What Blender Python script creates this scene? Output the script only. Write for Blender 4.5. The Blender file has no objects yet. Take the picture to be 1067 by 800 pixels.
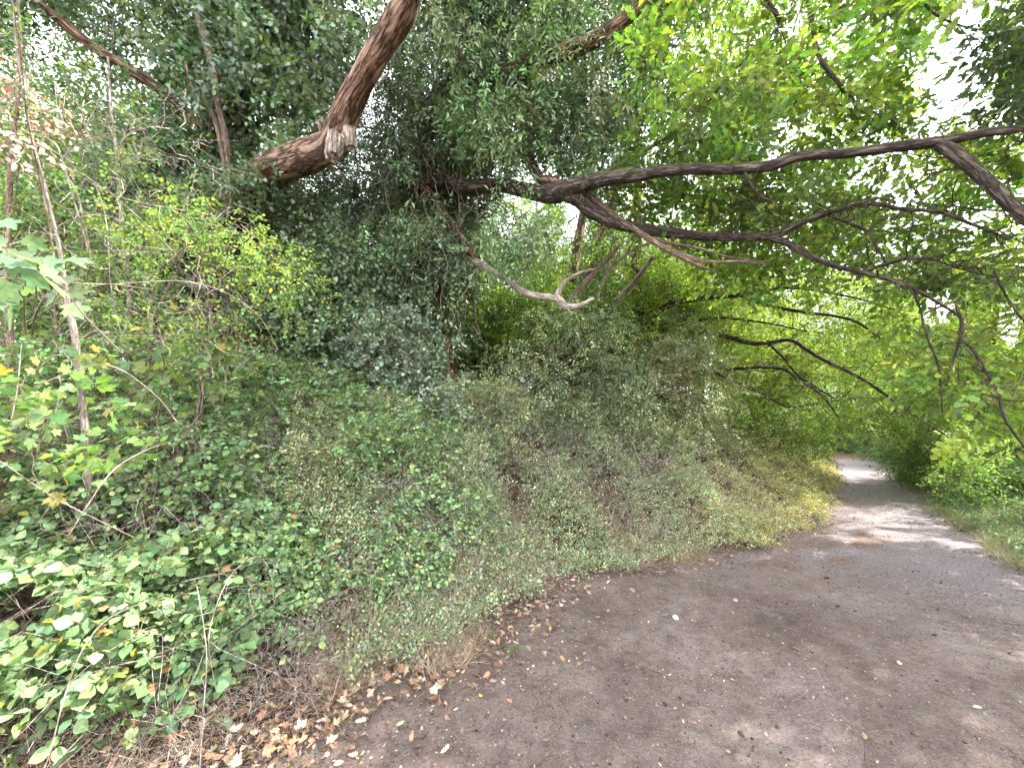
import bpy, math, numpy as np
rng = np.random.default_rng(11)
C = bpy.context.scene.collection
F = 400.0
PITCH = math.atan(40 / F)
CAM = np.array([0.0, 0.0, 1.6])
FW = np.array([0, math.cos(PITCH), math.sin(PITCH)]); UP = np.array([0, -math.sin(PITCH), math.cos(PITCH)]); RT = np.array([1.0, 0, 0])

# ------------------------------------------------------------------ maths helpers
def P(px, py, d):
    px = np.asarray(px, float); py = np.asarray(py, float); d = np.asarray(d, float)
    return CAM + d[..., None] * (FW + ((px - 533.5) / F)[..., None] * RT + ((400 - py) / F)[..., None] * UP)

def nrm(v):
    return v / np.maximum(np.linalg.norm(v, axis=-1, keepdims=True), 1e-9)

def _hash(ix, iy, iz, seed):
    h = (ix * 374761393 + iy * 668265263 + iz * 2147483647 + seed * 1274126177) & 0xFFFFFFFF
    h = ((h ^ (h >> 13)) * 1274126177) & 0xFFFFFFFF
    return ((h ^ (h >> 16)) & 0xFFFF) / 65535.0

def vn(p, freq=1.0, seed=0):
    p = np.asarray(p, float) * freq
    i = np.floor(p).astype(np.int64); f = p - i; f = f * f * (3 - 2 * f)
    r = 0
    for dx in (0, 1):
        for dy in (0, 1):
            for dz in (0, 1):
                w = (f[..., 0] if dx else 1 - f[..., 0]) * (f[..., 1] if dy else 1 - f[..., 1]) * (f[..., 2] if dz else 1 - f[..., 2])
                r = r + w * _hash(i[..., 0] + dx, i[..., 1] + dy, i[..., 2] + dz, seed)
    return r

def fbm(p, freq=1.0, oct=3, seed=0):
    r = 0; a = 1; t = 0
    for o in range(oct):
        r = r + a * vn(p, freq * 2 ** o, seed + o * 17); t += a; a *= .5
    return r / t

def xyz(x, y, z=None):
    return np.stack([x, y, np.zeros_like(x) if z is None else z], -1)

def smooth(a, b, x):
    t = np.clip((x - a) / (b - a), 0, 1)
    return t * t * (3 - 2 * t)

# ------------------------------------------------------------------ terrain
EL = np.array([(-14, -4), (-5, 0.6), (-2.6, 1.4), (-1.35, 1.75), (-.85, 2.45), (-.1, 3.0), (.65, 4.0), (1.7, 4.45), (2.9, 4.75), (4.5, 5.8), (6.5, 7.9), (9.0, 10.7), (12.5, 15.2), (17.9, 21), (24.5, 30), (25, 45), (10, 200)], float)
ER = np.array([(9, -12), (6.2, -3), (5.1, 1.5), (4.9, 3.2), (5.25, 4.05), (6.15, 5.15), (7.7, 7.05), (10.5, 10.6), (14.3, 15.2), (19.6, 21), (27.2, 30), (28, 45), (13, 200)], float)

def sdist(poly, x, y):
    """signed distance to a polyline, positive on its left side"""
    best = np.full(np.shape(x), 1e9); sg = np.ones(np.shape(x))
    for (ax, ay), (bx, by) in zip(poly[:-1], poly[1:]):
        dx, dy = bx - ax, by - ay
        t = np.clip(((x - ax) * dx + (y - ay) * dy) / (dx * dx + dy * dy), 0, 1)
        qx, qy = ax + t * dx, ay + t * dy
        d = np.hypot(x - qx, y - qy)
        m = d < best
        s = np.sign(dx * (y - ay) - dy * (x - ax))
        best = np.where(m, d, best); sg = np.where(m, s, sg)
    return best * sg

def hz(x, y, fine=True):
    x = np.asarray(x, float); y = np.asarray(y, float)
    q = xyz(x, y)
    s = sdist(EL, x, y) + .35 * (fbm(q, .9, 2, 3) - .5)
    r = -sdist(ER, x, y) + .3 * (fbm(q, .9, 2, 4) - .5)
    z = 1.15 * smooth(-.1, 3.0, s) + .2 * np.clip(s - 2.2, 0, 6) + .25 * smooth(.2, 2.5, s) * (fbm(q, .6, 2, 5) - .5) * 2
    z = z + .12 * smooth(0, .8, r) + .35 * smooth(1.0, 4, r) - .0 * r
    z = z + .05 * (fbm(q, .5, 2, 6) - .5)
    far = np.hypot(x, y)
    z = z + smooth(40, 140, far) * 4
    if fine:
        k = np.exp(-np.clip(far - 3, 0, 99) / 5)
        z = z + k * (.048 * (fbm(q, 2.6, 3, 7) - .5) + .022 * (fbm(q, 13, 3, 8) - .5))
    return z

def on_ground(px, py):
    """march a photo ray to the terrain"""
    d = np.linspace(.8, 60, 3000)
    p = P(np.full_like(d, px), np.full_like(d, py), d)
    k = np.argmax(p[:, 2] < hz(p[:, 0], p[:, 1], False))
    return p[k] if k else p[-1]

# ------------------------------------------------------------------ mesh collector
class Acc:
    def __init__(s):
        s.V = []; s.Cl = []; s.B = []; s.Q = []; s.T = []; s.MQ = []; s.MT = []; s.n = 0
    def add(s, V, quads=None, tris=None, col=None, bco=None, mat=0):
        V = np.asarray(V, np.float32).reshape(-1, 3); n = len(V)
        s.V.append(V)
        if col is None: col = (1, 1, 1, 1)
        col = np.asarray(col, np.float32)
        s.Cl.append(np.broadcast_to(col, (n, 4)).astype(np.float32))
        s.B.append(np.zeros((n, 3), np.float32) if bco is None else np.asarray(bco, np.float32).reshape(-1, 3))
        if quads is not None and len(quads): s.Q.append(np.asarray(quads, np.int32) + s.n); s.MQ.append(np.full(len(quads), mat, np.int32))
        if tris is not None and len(tris): s.T.append(np.asarray(tris, np.int32) + s.n); s.MT.append(np.full(len(tris), mat, np.int32))
        s.n += n
    def build(s, name, mats, parent=None, smooth_=True):
        V = np.concatenate(s.V)
        Q = np.concatenate(s.Q) if s.Q else np.zeros((0, 4), np.int32)
        T = np.concatenate(s.T) if s.T else np.zeros((0, 3), np.int32)
        me = bpy.data.meshes.new(name)
        me.vertices.add(len(V)); me.vertices.foreach_set('co', V.ravel())
        me.loops.add(Q.size + T.size)
        me.loops.foreach_set('vertex_index', np.concatenate([Q.ravel(), T.ravel()]))
        me.polygons.add(len(Q) + len(T))
        st = np.concatenate([np.arange(len(Q)) * 4, Q.size + np.arange(len(T)) * 3]).astype(np.int32)
        me.polygons.foreach_set('loop_start', st)
        me.polygons.foreach_set('material_index', np.concatenate(s.MQ + s.MT))
        me.polygons.foreach_set('use_smooth', np.full(len(st), smooth_))
        a = me.attributes.new('Col', 'FLOAT_COLOR', 'POINT'); a.data.foreach_set('color', np.concatenate(s.Cl).ravel())
        a = me.attributes.new('bco', 'FLOAT_VECTOR', 'POINT'); a.data.foreach_set('vector', np.concatenate(s.B).ravel())
        me.update(calc_edges=True)
        for m in (mats if isinstance(mats, (list, tuple)) else [mats]): me.materials.append(m)
        o = bpy.data.objects.new(name, me); C.objects.link(o)
        if parent is not None:
            o.parent = parent; o.matrix_parent_inverse = parent.matrix_world.inverted()
            if parent.type == 'EMPTY':
                o.matrix_parent_inverse.identity(); o.location = -parent.location
        return o

def thing(name, label, cat, loc, group=None):
    o = bpy.data.objects.new(name, None); o.empty_display_size = .2; C.objects.link(o)
    o.location = [float(c) for c in loc]
    o['label'] = label; o['category'] = cat
    if group: o['group'] = group
    return o

def tag(o, label=None, cat=None, group=None, kind=None):
    for k, v in (('label', label), ('category', cat), ('group', group), ('kind', kind)):
        if v: o[k] = v
    return o

# ------------------------------------------------------------------ tubes
def catmull(pts, per=6):
    p = np.asarray(pts, float)
    p = np.vstack([2 * p[0] - p[1], p, 2 * p[-1] - p[-2]])
    out = []
    for i in range(1, len(p) - 2):
        for t in np.arange(per) / per:
            out.append(.5 * (2 * p[i] + (p[i + 1] - p[i - 1]) * t + (2 * p[i - 1] - 5 * p[i] + 4 * p[i + 1] - p[i + 2]) * t * t + (-p[i - 1] + 3 * p[i] - 3 * p[i + 1] + p[i + 2]) * t ** 3))
    out.append(p[-2])
    return np.array(out)

def tube(acc, pts, rad, sides=16, amp=.08, ridge=.06, col=(1, 1, 1), seed=0, wob=0.0, mat=0):
    """one limb: smooth path, bark ridges displaced in the mesh"""
    pr = np.column_stack([pts, rad])
    L = np.linalg.norm(np.diff(pr[:, :3], axis=0), axis=1).mean()
    per = int(np.clip(L / max(.35 * np.mean(rad), .02), 3, 14))
    pr = catmull(pr, per); c = pr[:, :3].copy(); r = np.maximum(pr[:, 3], .001)
    if wob:
        c += (np.stack([fbm(c, 1.6, 2, seed + k) for k in (1, 2, 3)], -1) - .5) * wob
    t = nrm(np.gradient(c, axis=0))
    n = np.zeros_like(t); a = np.array([0.31, 0.17, .93]) if abs(t[0, 2]) < .9 else np.array([1.0, 0, 0])
    n[0] = nrm(np.cross(t[0], a))
    for i in range(1, len(t)):
        v = n[i - 1] - t[i] * np.dot(n[i - 1], t[i]); n[i] = v / np.linalg.norm(v)
    b = np.cross(t, n)
    th = np.arange(sides) / sides * 2 * math.pi
    ln = np.concatenate([[0], np.cumsum(np.linalg.norm(np.diff(c, axis=0), axis=1))])
    ring = np.cos(th)[None, :, None] * n[:, None] + np.sin(th)[None, :, None] * b[:, None]
    bco = np.concatenate([np.broadcast_to(np.cos(th)[None, :, None], (len(c), sides, 1)) * r[:, None, None], np.broadcast_to(np.sin(th)[None, :, None], (len(c), sides, 1)) * r[:, None, None], np.broadcast_to(ln[:, None, None], (len(c), sides, 1))], 2)
    bs = bco.copy(); bs[..., 2] *= .22
    f = 1 + amp * 2 * (fbm(bco + seed, 2.2 / max(np.mean(r) * 4, .05), 2, seed) - .5) + ridge * 2 * (np.abs(fbm(bs + seed, 2.4 / max(np.mean(r), .01), 2, seed + 5) - .5) * 2 - .3)
    V = c[:, None] + ring * (r[:, None] * f)[..., None]
    K = len(c)
    i = np.arange(K - 1)[:, None] * sides; j = np.arange(sides)[None]; j2 = (j + 1) % sides
    Q = np.stack([i + j, i + j2, i + sides + j2, i + sides + j], -1).reshape(-1, 4)
    Vf = V.reshape(-1, 3); bf = bco.reshape(-1, 3)
    Vf = np.vstack([Vf, c[0], c[-1]]); bf = np.vstack([bf, bf[0], bf[-1]])
    jj = np.arange(sides); j2 = (jj + 1) % sides
    T = np.vstack([np.stack([np.full(sides, K * sides), j2, jj], -1), np.stack([np.full(sides, K * sides + 1), (K - 1) * sides + jj, (K - 1) * sides + j2], -1)])
    acc.add(Vf, Q, T, col=tuple(col) + (0,), bco=bf, mat=mat)
    return c, r

def strands(acc, cv, rad, sides=3, col=(.2, .14, .1), mat=0):
    """many thin tubes at once: cv (N,K,3), rad (N,K)"""
    cv = np.asarray(cv, float); N, K, _ = cv.shape
    if N == 0: return
    t = nrm(np.gradient(cv, axis=1))
    a = np.array([.37, .61, .7]); n = nrm(np.cross(t, a)); b = np.cross(t, n)
    th = np.arange(sides) / sides * 2 * math.pi
    ring = np.cos(th)[None, None, :, None] * n[:, :, None] + np.sin(th)[None, None, :, None] * b[:, :, None]
    V = cv[:, :, None] + ring * np.asarray(rad)[:, :, None, None]
    base = np.arange(N)[:, None, None] * K * sides
    i = np.arange(K - 1)[None, :, None] * sides; j = np.arange(sides)[None, None]; j2 = (j + 1) % sides
    Q = np.stack([base + i + j, base + i + j2, base + i + sides + j2, base + i + sides + j], -1).reshape(-1, 4)
    col = np.asarray(col, float)
    if col.ndim == 1: col = np.broadcast_to(col, (N, 3))
    cc = np.concatenate([col, np.zeros((N, 1))], 1).repeat(K * sides, 0)
    acc.add(V, Q, col=cc, bco=V.reshape(-1, 3) * np.array([1, 1, .5]), mat=mat)

def sagcurve(a, b, sag=.1, K=6, jit=.04):
    """N curves a->b that start along the limb and droop at the tip"""
    t = np.linspace(0, 1, K)[None, :, None]
    L = np.linalg.norm(b - a, axis=1)[:, None, None]
    c = a[:, None] * (1 - t) + b[:, None] * t
    c[..., 2] += (sag * L * np.sin(t * math.pi))[..., 0]
    off = rng.normal(0, 1, (len(a), 1, 3)) * L * jit * np.sin(t * math.pi) + rng.normal(0, 1, (len(a), K, 3)) * L * jit * .5 * (t > 0) * (t < 1)
    return c + off

# ------------------------------------------------------------------ leaves
def leaf_kite(w=.5, fold=.12):
    V = np.array([(0, 0, 0), (-w / 2, .45, fold), (0, 1, -.08), (w / 2, .45, fold)], float)
    return V, [], [(0, 3, 2), (0, 2, 1)]

def leaf_ovate(w=.55, fold=.1, droop=.12):
    V = np.array([(0, 0, 0), (-w * .42, .28, fold), (-w * .38, .66, fold * .6 - droop * .3), (0, 1, -droop), (w * .38, .66, fold * .6 - droop * .3), (w * .42, .28, fold), (0, .5, 0)], float)
    return V, [(0, 6, 2, 1), (6, 3, 3, 2)][:1] + [(0, 5, 4, 6)], [(6, 3, 2), (6, 4, 3)]

def leaf_serr(w=.72, fold=.08, droop=.14, n=5):
    """toothed ovate leaflet: strip of quads either side of the midrib"""
    ts = np.linspace(0, 1, n + 1); prof = np.array([.06, .72, 1.0, .88, .55, 0.0]) if n == 5 else np.sin(ts * math.pi) ** .7
    M = np.array([(0, t, -droop * t * t) for t in ts]); V = list(M); Q = []; T = []
    for sgn in (-1, 1):
        e = []
        for k, t in enumerate(ts[:-1]):
            V.append((sgn * w / 2 * prof[k] * (1.0 if k % 2 else .93), t + (.05 if k % 2 else 0), fold * prof[k] - droop * t * t)); e.append(len(V) - 1)
        e.append(n)
        for k in range(n):
            if k == n - 1: T.append((k, k + 1, e[k]) if sgn < 0 else (k, e[k], k + 1))
            else: Q.append((k, k + 1, e[k + 1], e[k]) if sgn < 0 else (k, e[k], e[k + 1], k + 1))
    return np.array(V, float), Q, T

def leaf_fan(outline, c=(0, .4, -.03), lift=.07):
    o = np.array(outline, float)
    V = [(0, 0, 0)] + [(x, y, lift * abs(x) * 1.2 - .10 * y * y) for x, y in o] + [(-x, y, lift * abs(x) * 1.2 - .10 * y * y) for x, y in o[::-1] if x > 1e-6]
    V = np.array(V, float); n = len(V)
    V = np.vstack([V, c])
    T = [(n, (k + 1) % n, k) for k in range(n)]
    T = [(n, k, (k + 1) % n) for k in range(n)]
    return V, [], T

IVY = leaf_fan([(.16, -.1), (.46, .05), (.26, .33), (.44, .55), (.17, .66), (0, 1.0)], c=(0, .3, -.04))
MAPLE = leaf_fan([(.13, -.06), (.3, .0), (.44, .1), (.30, .22), (.42, .34), (.58, .48), (.50, .56), (.56, .74), (.36, .66), (.20, .60), (.24, .80), (.13, .84), (0, 1.08)], c=(0, .32, -.05), lift=.1)
OAK = leaf_fan([(.05, .1), (.14, .2), (.08, .3), (.24, .4), (.13, .5), (.32, .66), (.16, .72), (.22, .88), (.1, .98), (0, 1.03)], c=(0, .55, -.04), lift=.14)
KITE = leaf_kite(); OVATE = leaf_ovate(); OVN = leaf_ovate(.38, .06, .18); SERR = leaf_serr(); SERRW = leaf_serr(.92, .07, .22)

def rotm(axis, a):
    x, y, z = nrm(np.array(axis, float)); c, s = math.cos(a), math.sin(a)
    return np.array([[c + x * x * (1 - c), x * y * (1 - c) - z * s, x * z * (1 - c) + y * s], [y * x * (1 - c) + z * s, c + y * y * (1 - c), y * z * (1 - c) - x * s], [z * x * (1 - c) - y * s, z * y * (1 - c) + x * s, c + z * z * (1 - c)]])

class Tpl: pass

def sprig(leaf, n, leaf_len, length, seed=0, ang=(45, 75), flat=.35, droop=.15, stem=.0025, whorl=False, endleaf=True):
    """template twig along +Y with leaves; z up. lengths in metres"""
    r = np.random.default_rng(seed)
    V0, Q0, T0 = leaf
    V = []; Q = []; T = []; lid = []; isl = []; lc = []; off = 0
    ts = np.linspace(.12, 1, n)
    for i, t in enumerate(ts):
        sc = leaf_len * r.uniform(.65, 1.15)
        side = 1 if i % 2 else -1
        a = math.radians(r.uniform(*ang)) * side
        if i == n - 1 and endleaf: a = r.uniform(-.2, .2)
        if whorl:
            R = rotm((0, 1, 0), r.uniform(0, 6.28)) @ rotm((0, 0, 1), a)
            R = rotm((0, 1, 0), r.normal(0, .3)) @ R
        else:
            R = rotm((0, 1, 0), r.normal(0, flat)) @ rotm((0, 0, 1), -a) @ rotm((1, 0, 0), r.normal(-.15, flat)) @ rotm((0, 1, 0), r.normal(0, flat))
        base = np.array([r.normal(0, .02) * length, t * length, -droop * length * t * t])
        pet = R @ np.array([0, leaf_len * .22, 0])
        v = (V0 * sc) @ R.T + base + pet
        V.append(v); Q += [tuple(k + off for k in q) for q in Q0]; T += [tuple(k + off for k in q) for q in T0]
        off += len(v); lid += [i] * len(v); isl += [1] * len(v); lc += list(V0[:, :3] * [1, 1, 0] + [0, 0, i * .37])
    if stem:
        K = 4; ring = []
        for k in range(K):
            t = k / (K - 1) ; c = np.array([0, t * length, -droop * length * t * t]); rr = stem * (1 - .6 * t)
            ring += [c + rr * np.array([math.cos(a), 0, math.sin(a)]) for a in (0, 2.1, 4.2)]
        V.append(np.array(ring))
        for k in range(K - 1):
            for j in range(3):
                Q.append((off + k * 3 + j, off + k * 3 + (j + 1) % 3, off + (k + 1) * 3 + (j + 1) % 3, off + (k + 1) * 3 + j))
        lid += [n] * len(ring); isl += [0] * len(ring); lc += [(0, 0, 0)] * len(ring)
    o = Tpl(); o.V = np.concatenate(V).astype(np.float32); o.Q = np.array(Q, np.int32).reshape(-1, 4); o.T = np.array(T, np.int32).reshape(-1, 3)
    o.lid = np.array(lid); o.isl = np.array(isl, np.float32); o.n = n; o.lc = np.array(lc, np.float32)
    return o

def compound(leaf, leaf_len, seed=0, five=False):
    """bramble leaf: three (or five) leaflets on a stalk"""
    r = np.random.default_rng(seed); V0, Q0, T0 = leaf
    o = Tpl(); V = []; Q = []; T = []; lid = []; isl = []; lc = []; off = 0
    A = [0, 75, -75] + ([125, -125] if five else [])
    for i, a in enumerate(A):
        sc = leaf_len * (1.0 if i == 0 else r.uniform(.72, .9)) * r.uniform(.9, 1.1)
        R = rotm((0, 0, 1), math.radians(-a + r.uniform(-10, 10))) @ rotm((1, 0, 0), r.uniform(-.45, .05)) @ rotm((0, 1, 0), r.normal(0, .25))
        base = np.array([0, leaf_len * .9, 0]) + (R @ np.array([0, leaf_len * (.32 if i == 0 else .08), 0]))
        v = (V0 * sc) @ R.T + base
        V.append(v); Q += [tuple(k + off for k in q) for q in Q0]; T += [tuple(k + off for k in q) for q in T0]
        off += len(v); lid += [i] * len(v); isl += [1] * len(v); lc += list(V0 * [1, 1, 0] + [0, 0, i * .37])
    st = []
    for c, rr in ((np.array([0, 0, 0]), .0018), (np.array([0, leaf_len * .9, 0]), .0012), (np.array([0, leaf_len * 1.3, 0]), .0007)):
        st += [c + rr * np.array([math.cos(a), 0, math.sin(a)]) for a in (0, 2.1, 4.2)]
    for k in range(2):
        for j in range(3): Q.append((off + k * 3 + j, off + k * 3 + (j + 1) % 3, off + (k + 1) * 3 + (j + 1) % 3, off + (k + 1) * 3 + j))
    V.append(np.array(st)); lid += [len(A)] * 9; isl += [0] * 9; lc += [(0, 0, 0)] * 9
    o.V = np.concatenate(V).astype(np.float32); o.Q = np.array(Q, np.int32).reshape(-1, 4); o.T = np.array(T, np.int32).reshape(-1, 3)
    o.lid = np.array(lid); o.isl = np.array(isl, np.float32); o.n = len(A); o.lc = np.array(lc, np.float32)
    return o

def orient(d, up=None, roll=.5, upn=.35):
    d = nrm(d); n = len(d)
    if up is None: up = np.array([0, 0, 1.0]) + rng.normal(0, upn, (n, 3))
    X = nrm(np.cross(d, up) + 1e-6); Z = np.cross(X, d)
    a = rng.normal(0, roll, n)[:, None]
    X2 = X * np.cos(a) + Z * np.sin(a); Z2 = -X * np.sin(a) + Z * np.cos(a)
    return np.stack([X2, d, Z2], 2).astype(np.float32)

def scatter(acc, tpls, pos, R, scale, col, twig=(.14, .10, .07), ljit=.26, hue=.13, odd=(), oddp=0.0, mat=0):
    """place templates; col (3,) or (N,3); per-leaf jitter; odd = other leaf colours with probability oddp"""
    pos = np.asarray(pos, np.float32); N = len(pos)
    if N == 0: return
    scale = np.broadcast_to(np.asarray(scale, np.float32), (N,))
    col = np.broadcast_to(np.asarray(col, np.float32), (N, 3))
    which = rng.integers(0, len(tpls), N)
    for k, t in enumerate(tpls):
        m = np.nonzero(which == k)[0]; n = len(m)
        if n == 0: continue
        V = np.einsum('nij,tj->nti', R[m], t.V) * scale[m][:, None, None] + pos[m][:, None]
        lj = np.exp(rng.normal(0, ljit, (n, t.n + 1))).astype(np.float32)
        hj = rng.normal(0, hue, (n, t.n + 1)).astype(np.float32)
        lc = col[m][:, None] * lj[..., None]
        lc[..., 0] *= 1 + hj * 1.4; lc[..., 2] *= 1 - hj * .6
        if oddp > 0 and len(odd):
            o = np.array(odd, np.float32); pick = rng.random((n, t.n + 1)) < oddp
            oc = o[rng.integers(0, len(o), (n, t.n + 1))] * lj[..., None]
            lc = np.where(pick[..., None], oc, lc)
        vc = lc[:, t.lid]
        vc = np.where(t.isl[None, :, None] > 0, vc, np.array(twig, np.float32) * np.ones_like(vc))
        vc = np.concatenate([vc, np.broadcast_to(t.isl[None, :, None], vc.shape[:2] + (1,))], 2)
        nv = len(t.V); base = (np.arange(n) * nv)[:, None, None]
        acc.add(V, (t.Q[None] + base).reshape(-1, 4) if len(t.Q) else None, (t.T[None] + base).reshape(-1, 3) if len(t.T) else None,
                col=vc.reshape(-1, 4), bco=np.broadcast_to(t.lc[None], (n, nv, 3)).reshape(-1, 3), mat=mat)

# ------------------------------------------------------------------ templates
S = range
ivy_t = [sprig(IVY, 7, .062, .26, s, (40, 80), .5, .25) for s in S(5)]
ivy_far = [sprig(OVATE, 7, .075, .30, 10 + s, (40, 80), .5, .25) for s in S(4)]
oak_t = [sprig(OAK, 8, .10, .24, 20 + s, (30, 65), .35, .12, .002) for s in S(5)]
mid_t = [sprig(OVATE, 10, .06, .30, 30 + s, (40, 70), .4, .15, .002) for s in S(5)]
nar_t = [sprig(OVN, 12, .065, .32, 40 + s, (30, 60), .45, .3, .002) for s in S(5)]
far_t = [sprig(KITE, 12, .10, .5, 50 + s, (35, 75), .5, .2, .004) for s in S(5)]
sml_t = [sprig(SERR, 9, .035, .16, 60 + s, (40, 75), .4, .1, .0013) for s in S(5)]
gc_t = [sprig(KITE, 9, .034, .14, 70 + s, (40, 85), .6, .1, .0012) for s in S(6)]
gcn_t = [sprig(OVATE, 7, .036, .13, 80 + s, (40, 85), .6, .1, .0012) for s in S(6)]
map_t = [sprig(MAPLE, 4, .11, .20, 90 + s, (50, 85), .3, .15, .0025) for s in S(4)]
brm_t = [compound(SERR, .052, 100 + s, s % 3 == 0) for s in S(8)]
brw_t = [compound(SERRW, .052 + .004 * s, 120 + s, s % 3 == 1) for s in S(7)]
tiny_t = [sprig(KITE, 8, .022, .10, 140 + s, (30, 80), .7, .05, .001) for s in S(4)]

# ------------------------------------------------------------------ materials
def nt(name):
    m = bpy.data.materials.new(name); m.use_nodes = True; n = m.node_tree; n.nodes.clear()
    return m, n.nodes, n.links


def math_(N, L, op, a, b=None, clamp=False):
    x = N.new('ShaderNodeMath'); x.operation = op; x.use_clamp = clamp
    for i, v in enumerate((a, b)):
        if v is None: continue
        if isinstance(v, (int, float)): x.inputs[i].default_value = v
        else: L.new(v, x.inputs[i])
    return x.outputs[0]

def noise(N, L, vec, sc, det=3, rough=.55, scale3=None):
    if scale3 is not None:
        mp = N.new('ShaderNodeMapping'); mp.inputs['Scale'].default_value = scale3; L.new(vec, mp.inputs[0]); vec = mp.outputs[0]
    x = N.new('ShaderNodeTexNoise'); x.inputs['Scale'].default_value = sc; x.inputs['Detail'].default_value = det; x.inputs['Roughness'].default_value = rough
    L.new(vec, x.inputs['Vector']); return x.outputs['Fac']

def ramp(N, L, fac, stops):
    x = N.new('ShaderNodeValToRGB'); e = x.color_ramp.elements
    while len(e) < len(stops): e.new(.5)
    for k, (p, c) in enumerate(stops):
        e[k].position = p; e[k].color = (tuple(c) + (1,)) if not isinstance(c, (int, float)) else (c, c, c, 1)
    L.new(fac, x.inputs[0]); return x.outputs['Color']

def mix(N, L, fac, a, b, mode='MIX'):
    x = N.new('ShaderNodeMix'); x.data_type = 'RGBA'; x.blend_type = mode
    for s, v in ((0, fac), (6, a), (7, b)):
        if isinstance(v, (int, float)): x.inputs[s].default_value = v
        elif isinstance(v, tuple): x.inputs[s].default_value = v + (1,) if len(v) == 3 else v
        else: L.new(v, x.inputs[s])
    return x.outputs[2]

def leaf_mat(name, trans=.4, rough=.45, spec=.35, vein=.25, tcol=(1.25, 1.35, .55)):
    m, N, L = nt(name)
    at = N.new('ShaderNodeAttribute'); at.attribute_name = 'Col'
    lc = N.new('ShaderNodeAttribute'); lc.attribute_name = 'bco'
    sp = N.new('ShaderNodeSeparateXYZ'); L.new(lc.outputs['Vector'], sp.inputs[0])
    rib = math_(N, L, 'LESS_THAN', math_(N, L, 'ABSOLUTE', sp.outputs[0]), .018)
    # side veins: oblique stripes either side of the midrib
    ax = math_(N, L, 'ABSOLUTE', sp.outputs[0])
    sv = math_(N, L, 'FRACT', math_(N, L, 'MULTIPLY', math_(N, L, 'SUBTRACT', sp.outputs[1], math_(N, L, 'MULTIPLY', ax, .8)), 7.0))
    svl = math_(N, L, 'LESS_THAN', sv, .13)
    vf = math_(N, L, 'MULTIPLY', math_(N, L, 'MAXIMUM', rib, math_(N, L, 'MULTIPLY', svl, .5)), math_(N, L, 'MULTIPLY', at.outputs['Alpha'], vein))
    g = N.new('ShaderNodeNewGeometry')
    n1 = noise(N, L, g.outputs['Position'], 55, 3)
    c0 = mix(N, L, 1.0, at.outputs['Color'], ramp(N, L, n1, [(.3, .72), (.7, 1.25)]), 'MULTIPLY')
    c1 = mix(N, L, vf, c0, (.32, .38, .18))
    # undersides are paler
    back = math_(N, L, 'MULTIPLY', g.outputs['Backfacing'], math_(N, L, 'MULTIPLY', at.outputs['Alpha'], .35))
    c2 = mix(N, L, back, c1, (.17, .23, .12))
    pb = N.new('ShaderNodeBsdfPrincipled'); L.new(c2, pb.inputs['Base Color']); pb.inputs['Roughness'].default_value = rough; pb.inputs['Specular IOR Level'].default_value = spec
    tr = N.new('ShaderNodeBsdfTranslucent'); L.new(mix(N, L, 1.0, c0, tcol, 'MULTIPLY'), tr.inputs['Color'])
    ms = N.new('ShaderNodeMixShader'); L.new(math_(N, L, 'MULTIPLY', at.outputs['Alpha'], trans), ms.inputs[0]); L.new(pb.outputs[0], ms.inputs[1]); L.new(tr.outputs[0], ms.inputs[2])
    o = N.new('ShaderNodeOutputMaterial'); L.new(ms.outputs[0], o.inputs[0])
    return m

def bark_mat(name, dark, mid, light, scale=9, bump=.6, moss=0.0, dist=.02):
    m, N, L = nt(name)
    at = N.new('ShaderNodeAttribute'); at.attribute_name = 'bco'
    g = N.new('ShaderNodeNewGeometry')
    v = at.outputs['Vector']
    n1 = noise(N, L, v, scale, 4, .6, (1, 1, .18))
    n2 = noise(N, L, v, scale * 3.2, 4, .65, (1, 1, .35))
    n3 = noise(N, L, g.outputs['Position'], 3.0, 3)
    rid = math_(N, L, 'ABSOLUTE', math_(N, L, 'SUBTRACT', n1, .5))
    cr = math_(N, L, 'POWER', math_(N, L, 'MULTIPLY', rid, 6.0, True), .7)
    hgt = math_(N, L, 'ADD', math_(N, L, 'MULTIPLY', cr, .7), math_(N, L, 'MULTIPLY', n2, .5))
    col = ramp(N, L, hgt, [(.28, dark), (.62, mid), (1.05 if False else 1.0, light)])
    col = mix(N, L, ramp(N, L, n3, [(.45, 0.0), (.7, .6)]), col, mix(N, L, 1.0, col, (.75, .72, .72), 'MULTIPLY'))
    if moss:
        s = N.new('ShaderNodeSeparateXYZ'); L.new(g.outputs['Normal'], s.inputs[0])
        mf = math_(N, L, 'MULTIPLY', math_(N, L, 'MULTIPLY', math_(N, L, 'GREATER_THAN', n3, .47), math_(N, L, 'ADD', math_(N, L, 'MULTIPLY', s.outputs[2], .5), .45), True), moss)
        col = mix(N, L, mf, col, (.10, .12, .045))
    pb = N.new('ShaderNodeBsdfPrincipled'); L.new(col, pb.inputs['Base Color']); pb.inputs['Roughness'].default_value = .85; pb.inputs['Specular IOR Level'].default_value = .25
    bp = N.new('ShaderNodeBump'); bp.inputs['Strength'].default_value = bump; bp.inputs['Distance'].default_value = dist; L.new(hgt, bp.inputs['Height']); L.new(bp.outputs[0], pb.inputs['Normal'])
    o = N.new('ShaderNodeOutputMaterial'); L.new(pb.outputs[0], o.inputs[0])
    return m

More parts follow.
